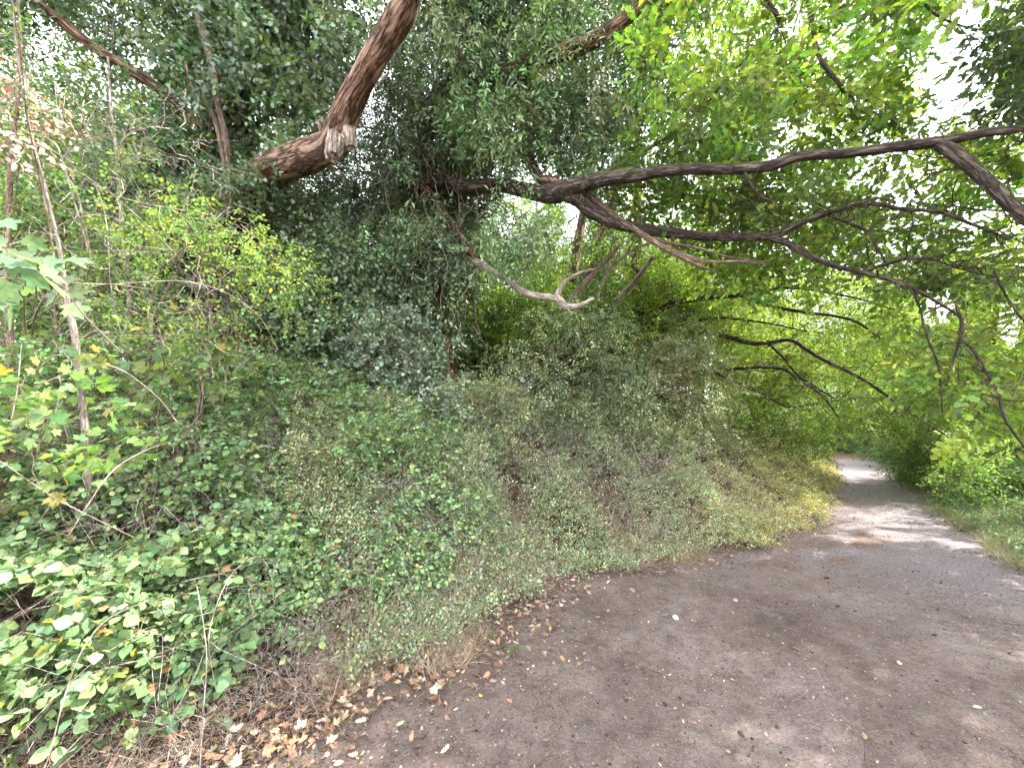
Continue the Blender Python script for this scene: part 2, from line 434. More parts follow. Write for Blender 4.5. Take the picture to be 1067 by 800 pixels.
def soil_mat():
    m, N, L = nt('trodden_soil')
    at = N.new('ShaderNodeAttribute'); at.attribute_name = 'Col'     # R gravelly path, G litter under plants and painted far-path shade, B painted sun streaks
    s = N.new('ShaderNodeSeparateColor'); L.new(at.outputs['Color'], s.inputs[0])
    g = N.new('ShaderNodeNewGeometry'); p = g.outputs['Position']
    nA = noise(N, L, p, 1.1, 5, .6); nB = noise(N, L, p, 9, 5, .65); nC = noise(N, L, p, 60, 4, .7); nD = noise(N, L, p, 230, 2, .6)
    base = ramp(N, L, nA, [(.3, (.100, .074, .062)), (.5, (.150, .115, .099)), (.72, (.205, .166, .146))])
    base = mix(N, L, .9, base, ramp(N, L, nB, [(.28, .62), (.5, .98), (.75, 1.28)]), 'MULTIPLY')
    grv = ramp(N, L, nC, [(.3, (.12, .095, .099)), (.5, (.235, .197, .208)), (.72, (.35, .31, .325))])
    c = mix(N, L, s.outputs[0], base, grv)
    litter_shade = ramp(N, L, nC, [(.3, (.030, .018, .012)), (.55, (.085, .050, .032)), (.8, (.18, .11, .07))])
    c = mix(N, L, s.outputs[1], c, litter_shade)
    c = mix(N, L, math_(N, L, 'MULTIPLY', s.outputs[2], .7), c, ramp(N, L, nB, [(.3, (.12, .07, .048)), (.7, (.21, .135, .09))]))
    c = mix(N, L, .8, c, ramp(N, L, nC, [(.25, .5), (.5, 1.0), (.78, 1.5)]), 'MULTIPLY')
    # scattered chips of grit: small cells, a few of them pale or dark
    vo = N.new('ShaderNodeTexVoronoi'); vo.inputs['Scale'].default_value = 60; L.new(p, vo.inputs['Vector'])
    sc = N.new('ShaderNodeSeparateColor'); L.new(vo.outputs['Color'], sc.inputs[0])
    near = math_(N, L, 'LESS_THAN', vo.outputs['Distance'], .33)
    chip = math_(N, L, 'MULTIPLY', math_(N, L, 'GREATER_THAN', sc.outputs[0], .88), near)
    c = mix(N, L, math_(N, L, 'MULTIPLY', chip, .6), c, (.26, .22, .19))
    chd = math_(N, L, 'MULTIPLY', math_(N, L, 'LESS_THAN', sc.outputs[0], .12), near)
    c = mix(N, L, math_(N, L, 'MULTIPLY', chd, .6), c, (.045, .035, .03))
    pb = N.new('ShaderNodeBsdfPrincipled'); L.new(c, pb.inputs['Base Color']); pb.inputs['Roughness'].default_value = .93; pb.inputs['Specular IOR Level'].default_value = .15
    h = math_(N, L, 'ADD', math_(N, L, 'MULTIPLY', nB, .9), math_(N, L, 'ADD', math_(N, L, 'MULTIPLY', nC, .55), math_(N, L, 'MULTIPLY', nD, .22)))
    h = math_(N, L, 'ADD', h, math_(N, L, 'MULTIPLY', chip, .25))
    bp = N.new('ShaderNodeBump'); bp.inputs['Strength'].default_value = 1.0; bp.inputs['Distance'].default_value = .035; L.new(h, bp.inputs['Height']); L.new(bp.outputs[0], pb.inputs['Normal'])
    o = N.new('ShaderNodeOutputMaterial'); L.new(pb.outputs[0], o.inputs[0])
    return m

def stone_mat(name, a, b, sc=30):
    m, N, L = nt(name); g = N.new('ShaderNodeNewGeometry'); p = g.outputs['Position']
    n1 = noise(N, L, p, sc, 5, .65); n2 = noise(N, L, p, sc * 5, 3)
    c = ramp(N, L, n1, [(.3, a), (.7, b)])
    at = N.new('ShaderNodeAttribute'); at.attribute_name = 'Col'; c = mix(N, L, 1.0, c, at.outputs['Color'], 'MULTIPLY')
    pb = N.new('ShaderNodeBsdfPrincipled'); L.new(c, pb.inputs['Base Color']); pb.inputs['Roughness'].default_value = .92; pb.inputs['Specular IOR Level'].default_value = .2
    bp = N.new('ShaderNodeBump'); bp.inputs['Strength'].default_value = .5; bp.inputs['Distance'].default_value = .006; L.new(math_(N, L, 'ADD', n1, math_(N, L, 'MULTIPLY', n2, .3)), bp.inputs['Height']); L.new(bp.outputs[0], pb.inputs['Normal'])
    o = N.new('ShaderNodeOutputMaterial'); L.new(pb.outputs[0], o.inputs[0]); return m

M_leaf = leaf_mat('leaf', .52, .5, .3)
M_gloss = leaf_mat('glossy_leaf', .28, .34, .5, .3)
M_bramble = leaf_mat('bramble_leaf', .32, .5, .3, .35)
M_dry = leaf_mat('dry_leaf', .18, .7, .15, .25, (1.1, 1.0, .8))
M_bark = bark_mat('brown_bark', (.030, .015, .010), (.17, .095, .064), (.40, .28, .205), 13, 1.0, .15, .04)
M_oakb = bark_mat('dark_oak_bark', (.013, .009, .007), (.060, .043, .034), (.17, .135, .11), 22, .9, .15)
M_dead = bark_mat('bleached_dead_wood', (.13, .10, .08), (.34, .28, .235), (.55, .49, .43), 26, .5)
M_stem = bark_mat('ivy_stem_bark', (.07, .045, .032), (.19, .135, .10), (.33, .26, .2), 40, .5)
M_soil = soil_mat()
M_cut = stone_mat('cut_wood', (.36, .27, .19), (.55, .45, .34), 40)
M_slab = stone_mat('worn_concrete', (.075, .060, .053), (.118, .099, .092), 7)
M_peb = stone_mat('pebble', (.55, .55, .55), (.9, .9, .9), 60)

# ------------------------------------------------------------------ ground, path and bank
def axis(lo, hi, n0, n1, far, nf):
    a = np.linspace(lo, hi, n0)
    st = a[1] - a[0]
    def grow(start, sgn):
        out = []; x = start; d = st
        while abs(x) < far:
            d = min(d * 1.10, 12); x += sgn * d; out.append(x)
        return out
    return np.array(grow(lo, -1)[::-1] + list(a) + grow(hi, 1))

gx = axis(-2.6, 7.0, 330, 0, 260, 0); gy = axis(1.2, 8.0, 260, 0, 260, 0)
X, Y = np.meshgrid(gx, gy)
Z = hz(X, Y)
q = xyz(X, Y)
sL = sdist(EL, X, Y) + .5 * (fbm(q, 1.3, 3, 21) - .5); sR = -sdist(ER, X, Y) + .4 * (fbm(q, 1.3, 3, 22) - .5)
litter_shade = np.maximum(smooth(-.15, .35, sL), smooth(-.1, .5, sR))
litter_shade = np.maximum(litter_shade, smooth(14.6, 18.0, Y + .3 * X - 5.4))  # dark litter colour across the far path stands in for tunnel shade
along = X * .7 + Y * .7
grav = smooth(4.0, 7.0, along + 1.2 * (fbm(q, .8, 3, 23) - .5)) * (1 - litter_shade)
# sun streaks painted as warm soil colour along the foot of the bank
band = np.exp(-((sL + .35) / .5) ** 2) * smooth(2.0, 3.2, X) * (1 - smooth(5.0, 7.5, X)) * smooth(.35, .65, fbm(xyz(X * 1.2 + Y * .5, Y * 3 - X * 1.5), 1.6, 3, 24))
colg = np.stack([grav, litter_shade, band, np.ones_like(grav)], -1)
ny, nx = X.shape
idx = np.arange(nx * ny).reshape(ny, nx)
Qall = np.stack([idx[:-1, :-1], idx[:-1, 1:], idx[1:, 1:], idx[1:, :-1]], -1).reshape(-1, 4)
fc = lambda a: (a[:-1, :-1] + a[1:, 1:]) / 2
SL = fc(sdist(EL, X, Y)).ravel(); SR = fc(sdist(ER, X, Y)).ravel(); FY = fc(Y).ravel(); FX = fc(X).ravel()
mpath = (SL < .0) & (SR > 0) & (FX * .7 + FY * .7 > 5.6) & (FY > 0)
mbank = (SL > 0.1) & (np.hypot(FX, FY) < 60)
Vall = np.stack([X, Y, Z], -1).reshape(-1, 3)
def sub(name, mask):
    f = Qall[mask]; u, inv = np.unique(f.ravel(), return_inverse=True)
    a = Acc(); a.add(Vall[u], inv.reshape(-1, 4), col=colg.reshape(-1, 4)[u]); return tag(a.build(name, M_soil), kind='structure')
sub('path', mpath); sub('bank', mbank); sub('ground', ~(mpath | mbank))

# ------------------------------------------------------------------ placing foliage in a volume
from math import pi
def in_poly(poly, x, y):
    ins = np.zeros(len(x), bool); n = len(poly)
    for i in range(n):
        x1, y1 = poly[i]; x2, y2 = poly[(i + 1) % n]
        c = ((y1 > y) != (y2 > y)) & (x < (x2 - x1) * (y - y1) / (y2 - y1 + 1e-12) + x1)
        ins ^= c
    return ins

GAPS = [(1000, 62, 46, 60), (985, 100, 30, 28), (1045, 20, 34, 26), (1022, 120, 60, 20), (655, 55, 14, 10), (700, 55, 22, 12), (975, 205, 22, 18), (1010, 245, 14, 14), (1060, 190, 16, 26), (1062, 265, 18, 16), (975, 318, 24, 26), (1052, 338, 24, 30), (572, 180, 17, 14), (560, 165, 8, 8), (600, 232, 12, 26), (1050, 222, 22, 10), (935, 205, 12, 8), (85, 52, 20, 10), (150, 45, 8, 10), (280, 112, 9, 14), (68, 22, 14, 10), (395, 55, 6, 8), (850, 78, 14, 9), (822, 62, 10, 8), (820, 118, 12, 8), (880, 350, 9, 5)]
def volume(poly, d0, d1, n, gaps=True, shrink=1.0):
    poly = np.array(poly, float); out = []; tot = 0
    lo, hi = poly.min(0), poly.max(0)
    while tot < n:
        x = rng.uniform(lo[0], hi[0], n * 2); y = rng.uniform(lo[1], hi[1], n * 2)
        m = in_poly(poly, x, y)
        if gaps:
            for gx_, gy_, rx, ry in GAPS: m &= ((x - gx_) / (rx * 1.12)) ** 2 + ((y - gy_) / (ry * 1.12)) ** 2 > 1
        x, y = x[m], y[m]
        d = rng.uniform(d0, d1, len(x))
        p = P(x, y, d); p = p[p[:, 2] > hz(p[:, 0], p[:, 1], False) + .1]
        out.append(p); tot += len(p)
        if len(p) == 0: break
    return np.concatenate(out)[:n]

def clumps(cen, r, per, flat=.7, shell=.55, rj=.35):
    n = len(cen)
    rr = r * np.exp(rng.normal(0, rj, n))
    c = cen.repeat(per, 0); R = rr.repeat(per)
    d = nrm(rng.normal(0, 1, (n * per, 3)))
    k = shell + (1 - shell) * rng.random(n * per)
    off = d * (R * k)[:, None]; off[:, 2] *= flat
    # ragged edge
    return c + off, d, c

def out_of_gaps(pos, pad=1.0):
    """which points keep the sky gaps between the crowns open"""
    v = pos - CAM; dd = v @ FW
    x = 533.5 + F * (v @ RT) / np.maximum(dd, .1); y = 400 - F * (v @ UP) / np.maximum(dd, .1)
    m = np.ones(len(pos), bool)
    for gx_, gy_, rx, ry in GAPS: m &= (((x - gx_) / (rx * pad)) ** 2 + ((y - gy_) / (ry * pad)) ** 2 > 1) | (dd < .1)
    return m & ((dd > .9) | (np.linalg.norm(v, axis=1) > 1.2))

def foliage(acc, tpls, cen, r, per, col, colj=.18, scale=1.0, flat=.7, droop=.25, odd=(), oddp=0., mat=0, shell=.5, gaps=True, upn=.35, roll=.5, twig=(.12, .085, .06), hue=.1, ljit=.3):
    pos, d, c = clumps(cen, r, per, flat, shell)
    if gaps:
        m = out_of_gaps(pos, .95); pos, d = pos[m], d[m]
        ids = np.nonzero(m)[0] // per
    else: ids = np.arange(len(pos)) // per
    dd = nrm(d + np.array([0, 0, -droop]) + rng.normal(0, .3, d.shape))
    dd[:, 2] = np.clip(dd[:, 2], -.85, .75)
    cj = np.exp(rng.normal(0, colj, (len(cen), 1))) * (1 + rng.normal(0, colj * .35, (len(cen), 3)))
    if isinstance(col, list):
        cc = np.array(col)[rng.integers(0, len(col), len(cen))]
    else: cc = np.array(col, float)[None]
    cols = (cc * cj)[ids]
    sc = scale * rng.uniform(.75, 1.2, len(pos))
    scatter(acc, tpls, pos, orient(dd, roll=roll, upn=upn), sc, np.clip(cols, .004, .9), odd=odd, oddp=oddp, mat=mat, twig=twig, hue=hue, ljit=ljit)

def limb(lst):
    a = np.array(lst, float); return P(a[:, 0], a[:, 1], a[:, 2]), a[:, 3] * a[:, 2] / F * .88 / np.sqrt(1 + ((a[:, 0] - 533) / F) ** 2 + ((a[:, 1] - 400) / F) ** 2)

def twigs(acc, skel, targets, r0=.012, sag=.05, col=(.1, .075, .055), K=7, jit=.05, sides=4, mat=0):
    """join leaf clumps to the nearest wood"""
    if len(targets) == 0: return
    near = []
    for t in targets:
        dd = np.linalg.norm(skel - t, axis=1); m0 = dd.min()
        ok = np.nonzero(dd < m0 * 1.25 + .12)[0] if m0 < 1.3 else []
        near.append(skel[rng.choice(ok)] if len(ok) else t + np.array([rng.normal(0, .3), rng.normal(0, .3), -.25]))
    near = np.array(near); cv = sagcurve(near, targets, sag, K, jit)
    L = np.linalg.norm(near - targets, axis=1)
    r = (np.clip(L * .009, .003, r0))[:, None] * np.linspace(1, .25, K)[None]
    strands(acc, cv, r, sides, col, mat)

def bough(t, name, lst, mat, sides=16, amp=.07, ridge=.07, seed=1, wob=.05, skel=None, extra=()):
    a = Acc()
    p, r = limb(lst); c, rr = tube(a, p, r, sides, amp, ridge, seed=seed, wob=wob)
    if skel is not None: skel.append(c)
    for k, e in enumerate(extra):
        p, r = limb(e); c, rr = tube(a, p, r, max(6, sides // 2), amp, ridge, seed=seed + 7 + k, wob=wob)
        if skel is not None: skel.append(c)
    return a.build(name, mat, t)

def pxof(p):
    v = p - CAM; dd = v @ FW
    return 533.5 + F * v[:, 0] / dd, 400 - F * (v @ UP) / dd, dd
def clear_front(cen, x0, x1, y0, y1, dmax):
    """open a window so that the wood behind is seen"""
    x, y, d = pxof(cen); return cen[~((x > x0) & (x < x1) & (y > y0) & (y < y1) & (d < dmax))]
def side_shoots(acc, skel, n, L=(.4, 1.2), r=.008, col=(.06, .045, .035), up=.15, K=8):
    """forking side twigs along the limbs"""
    sk_ = np.concatenate(skel); k = rng.integers(0, len(sk_), n); a0 = sk_[k]
    ang = rng.uniform(0, 2 * math.pi, n); LL = rng.uniform(*L, n)
    e = a0 + np.column_stack([np.cos(ang) * LL, np.sin(ang) * LL, rng.normal(up, .35, n) * LL])
    cv = sagcurve(a0, e, .08, K, .07); strands(acc, cv, (r * LL / L[1])[:, None] * np.linspace(1.2, .3, K)[None], 5, col)
    q = cv[:, 2:7:2].reshape(-1, 3); q = q[out_of_gaps(q)]; e2 = q + rng.normal(0, .22, q.shape)
    cv2 = sagcurve(q, e2, .05, 5, .08); strands(acc, cv2, np.full((len(q), 5), r * .32) * np.linspace(1, .4, 5)[None], 4, col)
    return np.concatenate([cv.reshape(-1, 3), e2])

# ================================================================== TREES
M_stub = bark_mat('callused_bark', (.08, .06, .045), (.28, .215, .17), (.50, .42, .35), 20, 1.0, 0, .03)
def base_at(x, y): return (x, y, float(hz(np.array(x), np.array(y), False)))

# ---- the great ivy-clad tree on the left: trunk, two big limbs, ivy stems, ivy, crown
bx, by, bz = base_at(-4.75, 6.2)
A_t = thing('ivy_clad_tree', 'huge ivy-covered tree on the left bank whose thick sawn limb swings up across the top', 'tree', (bx, by, bz))
sk = []
a = Acc()
tp = np.array([(bx, by, bz - .4), (bx + .03, by, bz + .8), (bx + .05, by - .05, 2.8), (bx - .05, by, 4.6), (bx - .1, by + .1, 6.5), (bx - .3, by + .2, 9.0), (bx - .5, by + .3, 12)])
c, r = tube(a, tp, [.52, .42, .36, .34, .30, .24, .15], 30, .16, .08, seed=3, wob=.15); sk.append(c)
trunk = a.build('trunk', M_bark, A_t)
BIG = bough(A_t, 'limb', [(228, 235, 6.1, 26), (262, 196, 5.7, 25), (292, 173, 5.3, 25), (322, 163, 4.95, 24), (346, 150, 4.65, 22), (356, 130, 4.5, 21), (368, 100, 4.3, 19), (388, 66, 4.1, 20), (408, 34, 3.95, 21), (424, 2, 3.8, 21), (442, -50, 3.6, 20), (480, -140, 3.5, 18), (540, -260, 3.5, 14)], M_bark, 26, .1, .09, 5, .05, sk)
a = Acc()   # the sawn stub and the scarred collar where the limb turns up
p, r = limb([(354, 118, 4.66, 14), (352, 138, 4.56, 17), (350, 150, 4.47, 16), (348, 160, 4.42, 13), (347, 164, 4.39, 10), (347, 164.5, 4.385, 5)]); tube(a, p, r, 20, .35, .22, seed=31)
p, r = limb([(340, 140, 4.6, 10), (336, 131, 4.5, 6.5), (333, 125, 4.45, 5)]); tube(a, p, r, 12, .15, .1, seed=32)
p, r = limb([(360, 108, 4.5, 10), (362, 128, 4.47, 11), (365, 145, 4.44, 9), (366, 154, 4.42, 7), (366, 155, 4.41, 3)]); tube(a, p, r, 16, .35, .2, seed=33)
a.build('branch_stub', M_stub, BIG)
bough(A_t, 'limb', [(212, 140, 6.2, 14), (186, 115, 6.0, 12), (155, 85, 5.8, 10), (120, 63, 5.6, 10.5), (88, 42, 5.4, 10), (52, 14, 5.2, 9), (15, -15, 5.0, 9), (-80, -90, 4.8, 8), (-220, -190, 4.8, 6)], M_bark, 16, .1, .1, 9, .05, sk)
bough(A_t, 'limb', [(225, 60, 6.3, 14), (260, 10, 6.0, 12), (310, -60, 5.6, 10), (360, -160, 5.2, 8)], M_bark, 12, .1, .1, 12, .1, sk)
# pale ivy stems climbing the trunk
a = Acc(); N = 30; K = 22; cv = np.zeros((N, K, 3)); rad = np.zeros((N, K)); cols = []
for i in range(N):
    th0 = rng.uniform(-2.6, .6); zz = np.linspace(bz - .1, rng.uniform(3.6, 7.6), K)
    th = th0 + .35 * np.cumsum(rng.normal(0, .35, K)) * .4
    rr = .44 + .05 * np.cumsum(rng.normal(0, .3, K)) + rng.uniform(0, .14) + .12 * (zz < bz + 1) * (bz + 1 - zz)
    cv[i, :, 0] = bx + .03 + rr * np.cos(th); cv[i, :, 1] = by + rr * np.sin(th) ; cv[i, :, 2] = zz
    rad[i] = rng.choice([.008, .013, .02, .032], p=[.4, .3, .2, .1]) * np.linspace(1.1, .6, K)
    cols.append((.2, .14, .1))
strands(a, cv, rad, 7, np.array(cols)); 
tube(a, P(np.array([244, 238, 236, 228, 222, 214, 206, 200]), np.array([222, 190, 150, 110, 70, 40, 10, -30]), np.array([5.55] * 8)), np.array([.035, .05, .05, .05, .055, .055, .05, .04]), 12, .1, .1, seed=41)
tube(a, P(np.array([236, 233, 224, 212, 200, 192]), np.array([220, 170, 125, 100, 90, 60]), np.array([5.5] * 6)), np.array([.03, .03, .03, .025, .02, .015]), 10, .1, .1, seed=42)
a.build('ivy_stems', M_stem, trunk)
# loose brown rootlets and dead stems at the trunk foot
a = Acc(); n = 260
b0 = np.column_stack([bx + rng.uniform(-.75, .6, n), by - rng.uniform(.45, .75, n), np.full(n, 3.1) + rng.uniform(-.6, .6, n)])
b1 = b0 + np.column_stack([rng.normal(0, .18, n), -rng.uniform(0, .35, n), -rng.uniform(.6, 1.7, n)])
strands(a, sagcurve(b0, b1, 0, 7, .05), np.full((n, 7), .006) * rng.uniform(.5, 1.6, (n, 1)), 4, np.array([(.16, .09, .06)])[np.zeros(n, int)])
a.build('hanging_rootlets', M_stem, A_t)
# ivy round the trunk and over the limb roots
G_IVY = (.080, .145, .068); G_IVY2 = (.125, .20, .095); G_IVYB = (.105, .165, .115)
a = Acc()
zz = rng.uniform(1.6, 11, 240); th = rng.uniform(-pi, pi, 240)
cen = np.column_stack([bx + .62 * np.cos(th) - .05, by + .62 * np.sin(th), zz])
cen = cen[(cen[:, 2] > 4.7) | (rng.random(len(cen)) < .42)]
foliage(a, ivy_t, cen, .34, 27, [G_IVY, G_IVY2, G_IVYB], .2, 1.15, droop=.7, odd=[(.3, .3, .05)], oddp=.004)
cen = np.concatenate([volume([(90, 60), (330, -60), (345, 60), (335, 120), (270, 150), (215, 250), (180, 330), (120, 320), (100, 180)], 5.4, 6.9, 210), volume([(-60, -160), (480, -190), (440, -60), (330, 100), (160, 70), (40, 60), (-60, 60)], 4.6, 7, 150)])
v_ = cen - CAM; dd_ = v_ @ FW; px_ = 533.5 + F * v_[:, 0] / dd_; py_ = 400 - F * (v_ @ UP) / dd_
cen = cen[~((px_ > 190) & (px_ < 262) & (py_ > 75) & (py_ < 225) & (dd_ < 6.3))]
cen = clear_front(cen, 20, 185, -20, 112, 6.2)
foliage(a, ivy_t, cen, .36, 28, [G_IVY, G_IVY2, G_IVYB], .25, 1.15, droop=.6, odd=[(.3, .3, .05)], oddp=.003)
twigs(a, np.concatenate(sk), cen[::2], .012)
cen = volume([(215, 190), (290, 150), (335, 95), (350, 125), (330, 150), (300, 160), (250, 210)], 5.0, 5.9, 14)
foliage(a, ivy_t, cen, .16, 20, [G_IVY2], .2, 1.0, droop=.6)
a.build('ivy_foliage', M_gloss, A_t)
# crown overhead, reaching back over the camera
a = Acc()
cen = np.concatenate([volume([(-250, -420), (560, -420), (520, -90), (300, -60), (-250, -60)], 4.6, 8, 35, False), volume([(-100, -60), (330, -60), (330, 60), (180, 20), (-100, 70)], 6.2, 8, 60)])
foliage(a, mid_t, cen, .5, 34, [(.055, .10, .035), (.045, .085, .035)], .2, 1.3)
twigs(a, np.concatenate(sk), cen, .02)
a.build('crown', M_leaf, A_t)

# ---- second, darker ivy tree in the middle whose long oak limbs reach over the path
B_base = base_at(-1.55, 7.4); bx2, by2, bz2 = B_base
B_t = thing('spreading_oak', 'old oak smothered in dark ivy with long bare limbs reaching right across the path', 'tree', B_base)
skb = []
a = Acc()
tp = np.array([(bx2, by2, bz2 - .4), (bx2 + .05, by2, bz2 + 1), (bx2 + .1, by2 - .1, 4.4), (bx2 + .35, by2 - .3, 6.2), (bx2 + .5, by2 - .3, 8.5), (bx2 + .3, by2, 12)])
c, r = tube(a, tp, [.5, .42, .38, .34, .28, .14], 28, .16, .09, seed=13, wob=.15); skb.append(c)
a.build('trunk', M_bark, B_t)
# the main limb and its fork at right
MAIN = [(430, 196, 6.9, 14), (462, 188, 6.5, 10), (490, 195, 6.1, 10), (520, 193, 5.8, 9), (548, 199, 5.5, 10), (575, 202, 5.2, 12), (592, 196, 5.0, 12), (625, 188, 4.7, 10), (665, 183, 4.45, 8.5), (705, 177, 4.2, 8), (760, 176, 4.0, 8), (800, 173, 3.85, 8.5), (835, 163, 3.7, 8), (880, 160, 3.55, 8), (930, 154, 3.4, 9), (980, 148, 3.25, 9.5), (1025, 139, 3.1, 8), (1075, 133, 3.0, 7), (1180, 115, 2.9, 7), (1320, 80, 2.9, 5)]
TW = []
bough(B_t, 'limb', MAIN, M_oakb, 22, .08, .08, 15, .02, skb)
bough(B_t, 'limb', [(978, 150, 3.25, 10), (1000, 163, 3.18, 12), (1022, 182, 3.1, 11.5), (1045, 205, 3.0, 11.5), (1075, 232, 2.9, 11), (1130, 275, 2.8, 6), (1200, 330, 2.8, 4)], M_oakb, 16, .08, .08, 16, .01, skb)
bough(B_t, 'limb', [(588, 200, 5.05, 11), (602, 207, 5.0, 10), (618, 220, 4.95, 10), (640, 232, 4.9, 8), (665, 238, 4.85, 7.5), (700, 243, 4.75, 7), (735, 246, 4.65, 6.5), (770, 247, 4.5, 6), (806, 246, 4.35, 5.5), (832, 233, 4.2, 5), (862, 222, 4.05, 4.5), (885, 215, 4.0, 4), (907, 212, 3.95, 3.5), (940, 218, 3.9, 3), (975, 220, 3.9, 3), (1010, 232, 3.8, 3), (1050, 248, 3.8, 2.5)], M_oakb, 14, .08, .08, 17, .02, skb)
bough(B_t, 'limb', [(800, 247, 4.38, 5), (817, 252, 4.3, 5), (847, 268, 4.15, 4.5), (870, 277, 4.05, 4), (898, 283, 3.95, 4), (930, 291, 3.8, 3.6), (955, 302, 3.7, 3.2), (980, 316, 3.65, 2.6), (1005, 332, 3.6, 2)], M_oakb, 12, .08, .08, 18, .02, skb,
      extra=[[(868, 226, 4.05, 2.6), (890, 234, 4.0, 2.6), (905, 242, 3.95, 2.5), (915, 258, 3.92, 2.2), (926, 278, 3.9, 1.8)], [(900, 283, 3.95, 3), (925, 274, 3.9, 3), (952, 269, 3.8, 2.6), (975, 272, 3.8, 2.2), (1000, 280, 3.7, 1.6), (1040, 290, 3.7, 1.2)]])
bough(B_t, 'limb', [(598, 194, 5.0, 4), (612, 202, 4.95, 4), (630, 217, 4.9, 3.6), (655, 235, 4.82, 3.6), (680, 251, 4.75, 4), (705, 263, 4.65, 4), (735, 272, 4.6, 2.8), (770, 272, 4.5, 1.8), (803, 276, 4.4, 1)], M_stem, 10, .08, .06, 19, .02, skb,
      extra=[[(675, 248, 4.75, 2.4), (700, 254, 4.7, 2), (730, 259, 4.6, 1.8), (760, 268, 4.6, 1.4), (800, 273, 4.6, 1)], [(700, 262, 4.66, 3.6), (725, 275, 4.6, 2.4), (745, 283, 4.6, 1.4)]])
bough(B_t, 'limb', [(586, 196, 5.05, 9), (572, 188, 5.3, 7), (560, 183, 5.6, 7), (548, 150, 5.9, 7), (548, 110, 6.2, 8), (540, 60, 6.5, 9), (520, 40, 6.9, 10)], M_bark, 14, .1, .1, 20, .04, skb)
bough(B_t, 'limb', [(440, 128, 7.0, 24), (478, 98, 6.5, 20), (515, 84, 6.0, 19), (548, 72, 5.6, 17), (580, 58, 5.3, 14), (612, 45, 5.1, 12), (650, 20, 4.9, 11), (700, -30, 4.7, 10), (780, -110, 4.4, 8), (880, -200, 4.2, 6)], M_bark, 20, .12, .09, 22, .06, skb)
bough(B_t, 'limb', [(430, 180, 6.9, 10), (448, 203, 6.6, 6), (467, 230, 6.4, 6), (487, 257, 6.2, 6.5), (497, 270, 6.1, 5)], M_bark, 12, .1, .1, 23, .02, skb, extra=[[(405, 205, 6.6, 6), (416, 216, 6.5, 5), (425, 238, 6.4, 4)]])
bough(B_t, 'limb', [(830, -60, 4.4, 6), (846, 20, 4.4, 4), (853, 58, 4.3, 3.6), (873, 86, 4.2, 3.6), (886, 102, 4.2, 3.4), (897, 118, 4.1, 2.5)], M_oakb, 10, .08, .08, 24, .02, skb,
      extra=[[(760, -120, 4.4, 6), (790, -20, 4.3, 4), (812, 20, 4.3, 4), (806, 34, 4.3, 2.6), (785, 55, 4.3, 2), (760, 79, 4.3, 2.2), (738, 106, 4.3, 1.8), (712, 131, 4.3, 2), (690, 146, 4.3, 1.8), (672, 158, 4.3, 1.2)],
             [(900, -60, 4, 3), (940, -15, 3.9, 2.6), (960, 2, 3.8, 2.6), (972, 14, 3.75, 2.4), (990, 24, 3.7, 2.2), (1012, 30, 3.7, 1.8), (1032, 33, 3.7, 1.2)],
             [(775, 178, 3.95, 2.8), (781, 190, 3.9, 2.4), (790, 203, 3.9, 2.2), (804, 210, 3.9, 1.4)]])
# drooping leafy ends at the right
HANG = [[(948, 300, 3.7, 1.5), (958, 318, 3.68, 1.5), (966, 350, 3.66, 1.5), (978, 385, 3.64, 1.4), (982, 430, 3.62, 1)],
        [(996, 318, 3.6, 2.4), (1002, 336, 3.55, 2.6), (1001, 350, 3.5, 2.6), (1014, 366, 3.5, 2.4), (1024, 384, 3.5, 2.4), (1040, 408, 3.45, 2.4), (1044, 432, 3.4, 2), (1056, 452, 3.4, 1.6), (1070, 470, 3.4, 1.2)],
        [(1003, 345, 3.55, 2.2), (998, 362, 3.55, 2), (991, 386, 3.55, 1.4)],
        [(1036, 280, 3.3, 2.4), (1044, 300, 3.3, 2.2), (1056, 320, 3.3, 2), (1068, 336, 3.3, 1.6)],
        [(1024, 410, 3.5, 1.2), (1045, 416, 3.45, 1.2), (1070, 418, 3.4, 1)]]
bough(B_t, 'branch', HANG[0], M_oakb, 7, .05, .05, 25, .02, skb, extra=HANG[1:])
# horizontal band of dead end twigs
def poly_world(l): return limb(l)[0]

a = Acc(); SH = side_shoots(a, skb[2:7], 130, (.3, 1.0), .007); SH = np.concatenate([SH, side_shoots(a, skb[-8:], 60, (.2, .5), .004)]); a.build('side_twigs', M_oakb, B_t)
a = Acc()   # dark ivy
cen = np.concatenate([volume([(262, 200), (330, 190), (420, 110), (500, 120), (520, 200), (490, 260), (440, 320), (380, 400), (300, 400), (262, 330)], 5.9, 8.0, 230),
                      volume([(330, -180), (560, -200), (700, -120), (690, 60), (640, 150), (560, 170), (520, 200), (440, 130), (385, 90), (430, 0)], 5.3, 7.2, 230)])
cen = clear_front(cen, 440, 605, 160, 232, 6.8)
foliage(a, nar_t, cen, .36, 25, [(.10, .165, .08), (.14, .21, .10), (.06, .11, .05)], .3, 1.35, droop=.9, odd=[(.35, .33, .05)], oddp=.002)
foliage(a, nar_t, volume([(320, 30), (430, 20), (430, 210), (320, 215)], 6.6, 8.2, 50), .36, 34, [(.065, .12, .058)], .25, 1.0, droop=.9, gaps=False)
cen2 = volume([(440, 20), (600, 0), (700, 30), (700, 120), (650, 170), (560, 250), (520, 300), (500, 250), (520, 180), (480, 120)], 4.9, 6.6, 110)
cen2 = clear_front(cen2, 440, 605, 165, 228, 6.8)
foliage(a, nar_t, cen2, .30, 24, [(.11, .20, .075), (.15, .25, .09), (.08, .15, .06)], .3, 1.25, droop=1.0)
th = rng.uniform(-pi, pi, 110); zz = rng.uniform(1.7, 9, 110)
foliage(a, ivy_t, np.column_stack([bx2 + .7 * np.cos(th), by2 + .7 * np.sin(th), zz]), .34, 36, [(.065, .115, .06)], .2, 1.1, droop=.7)
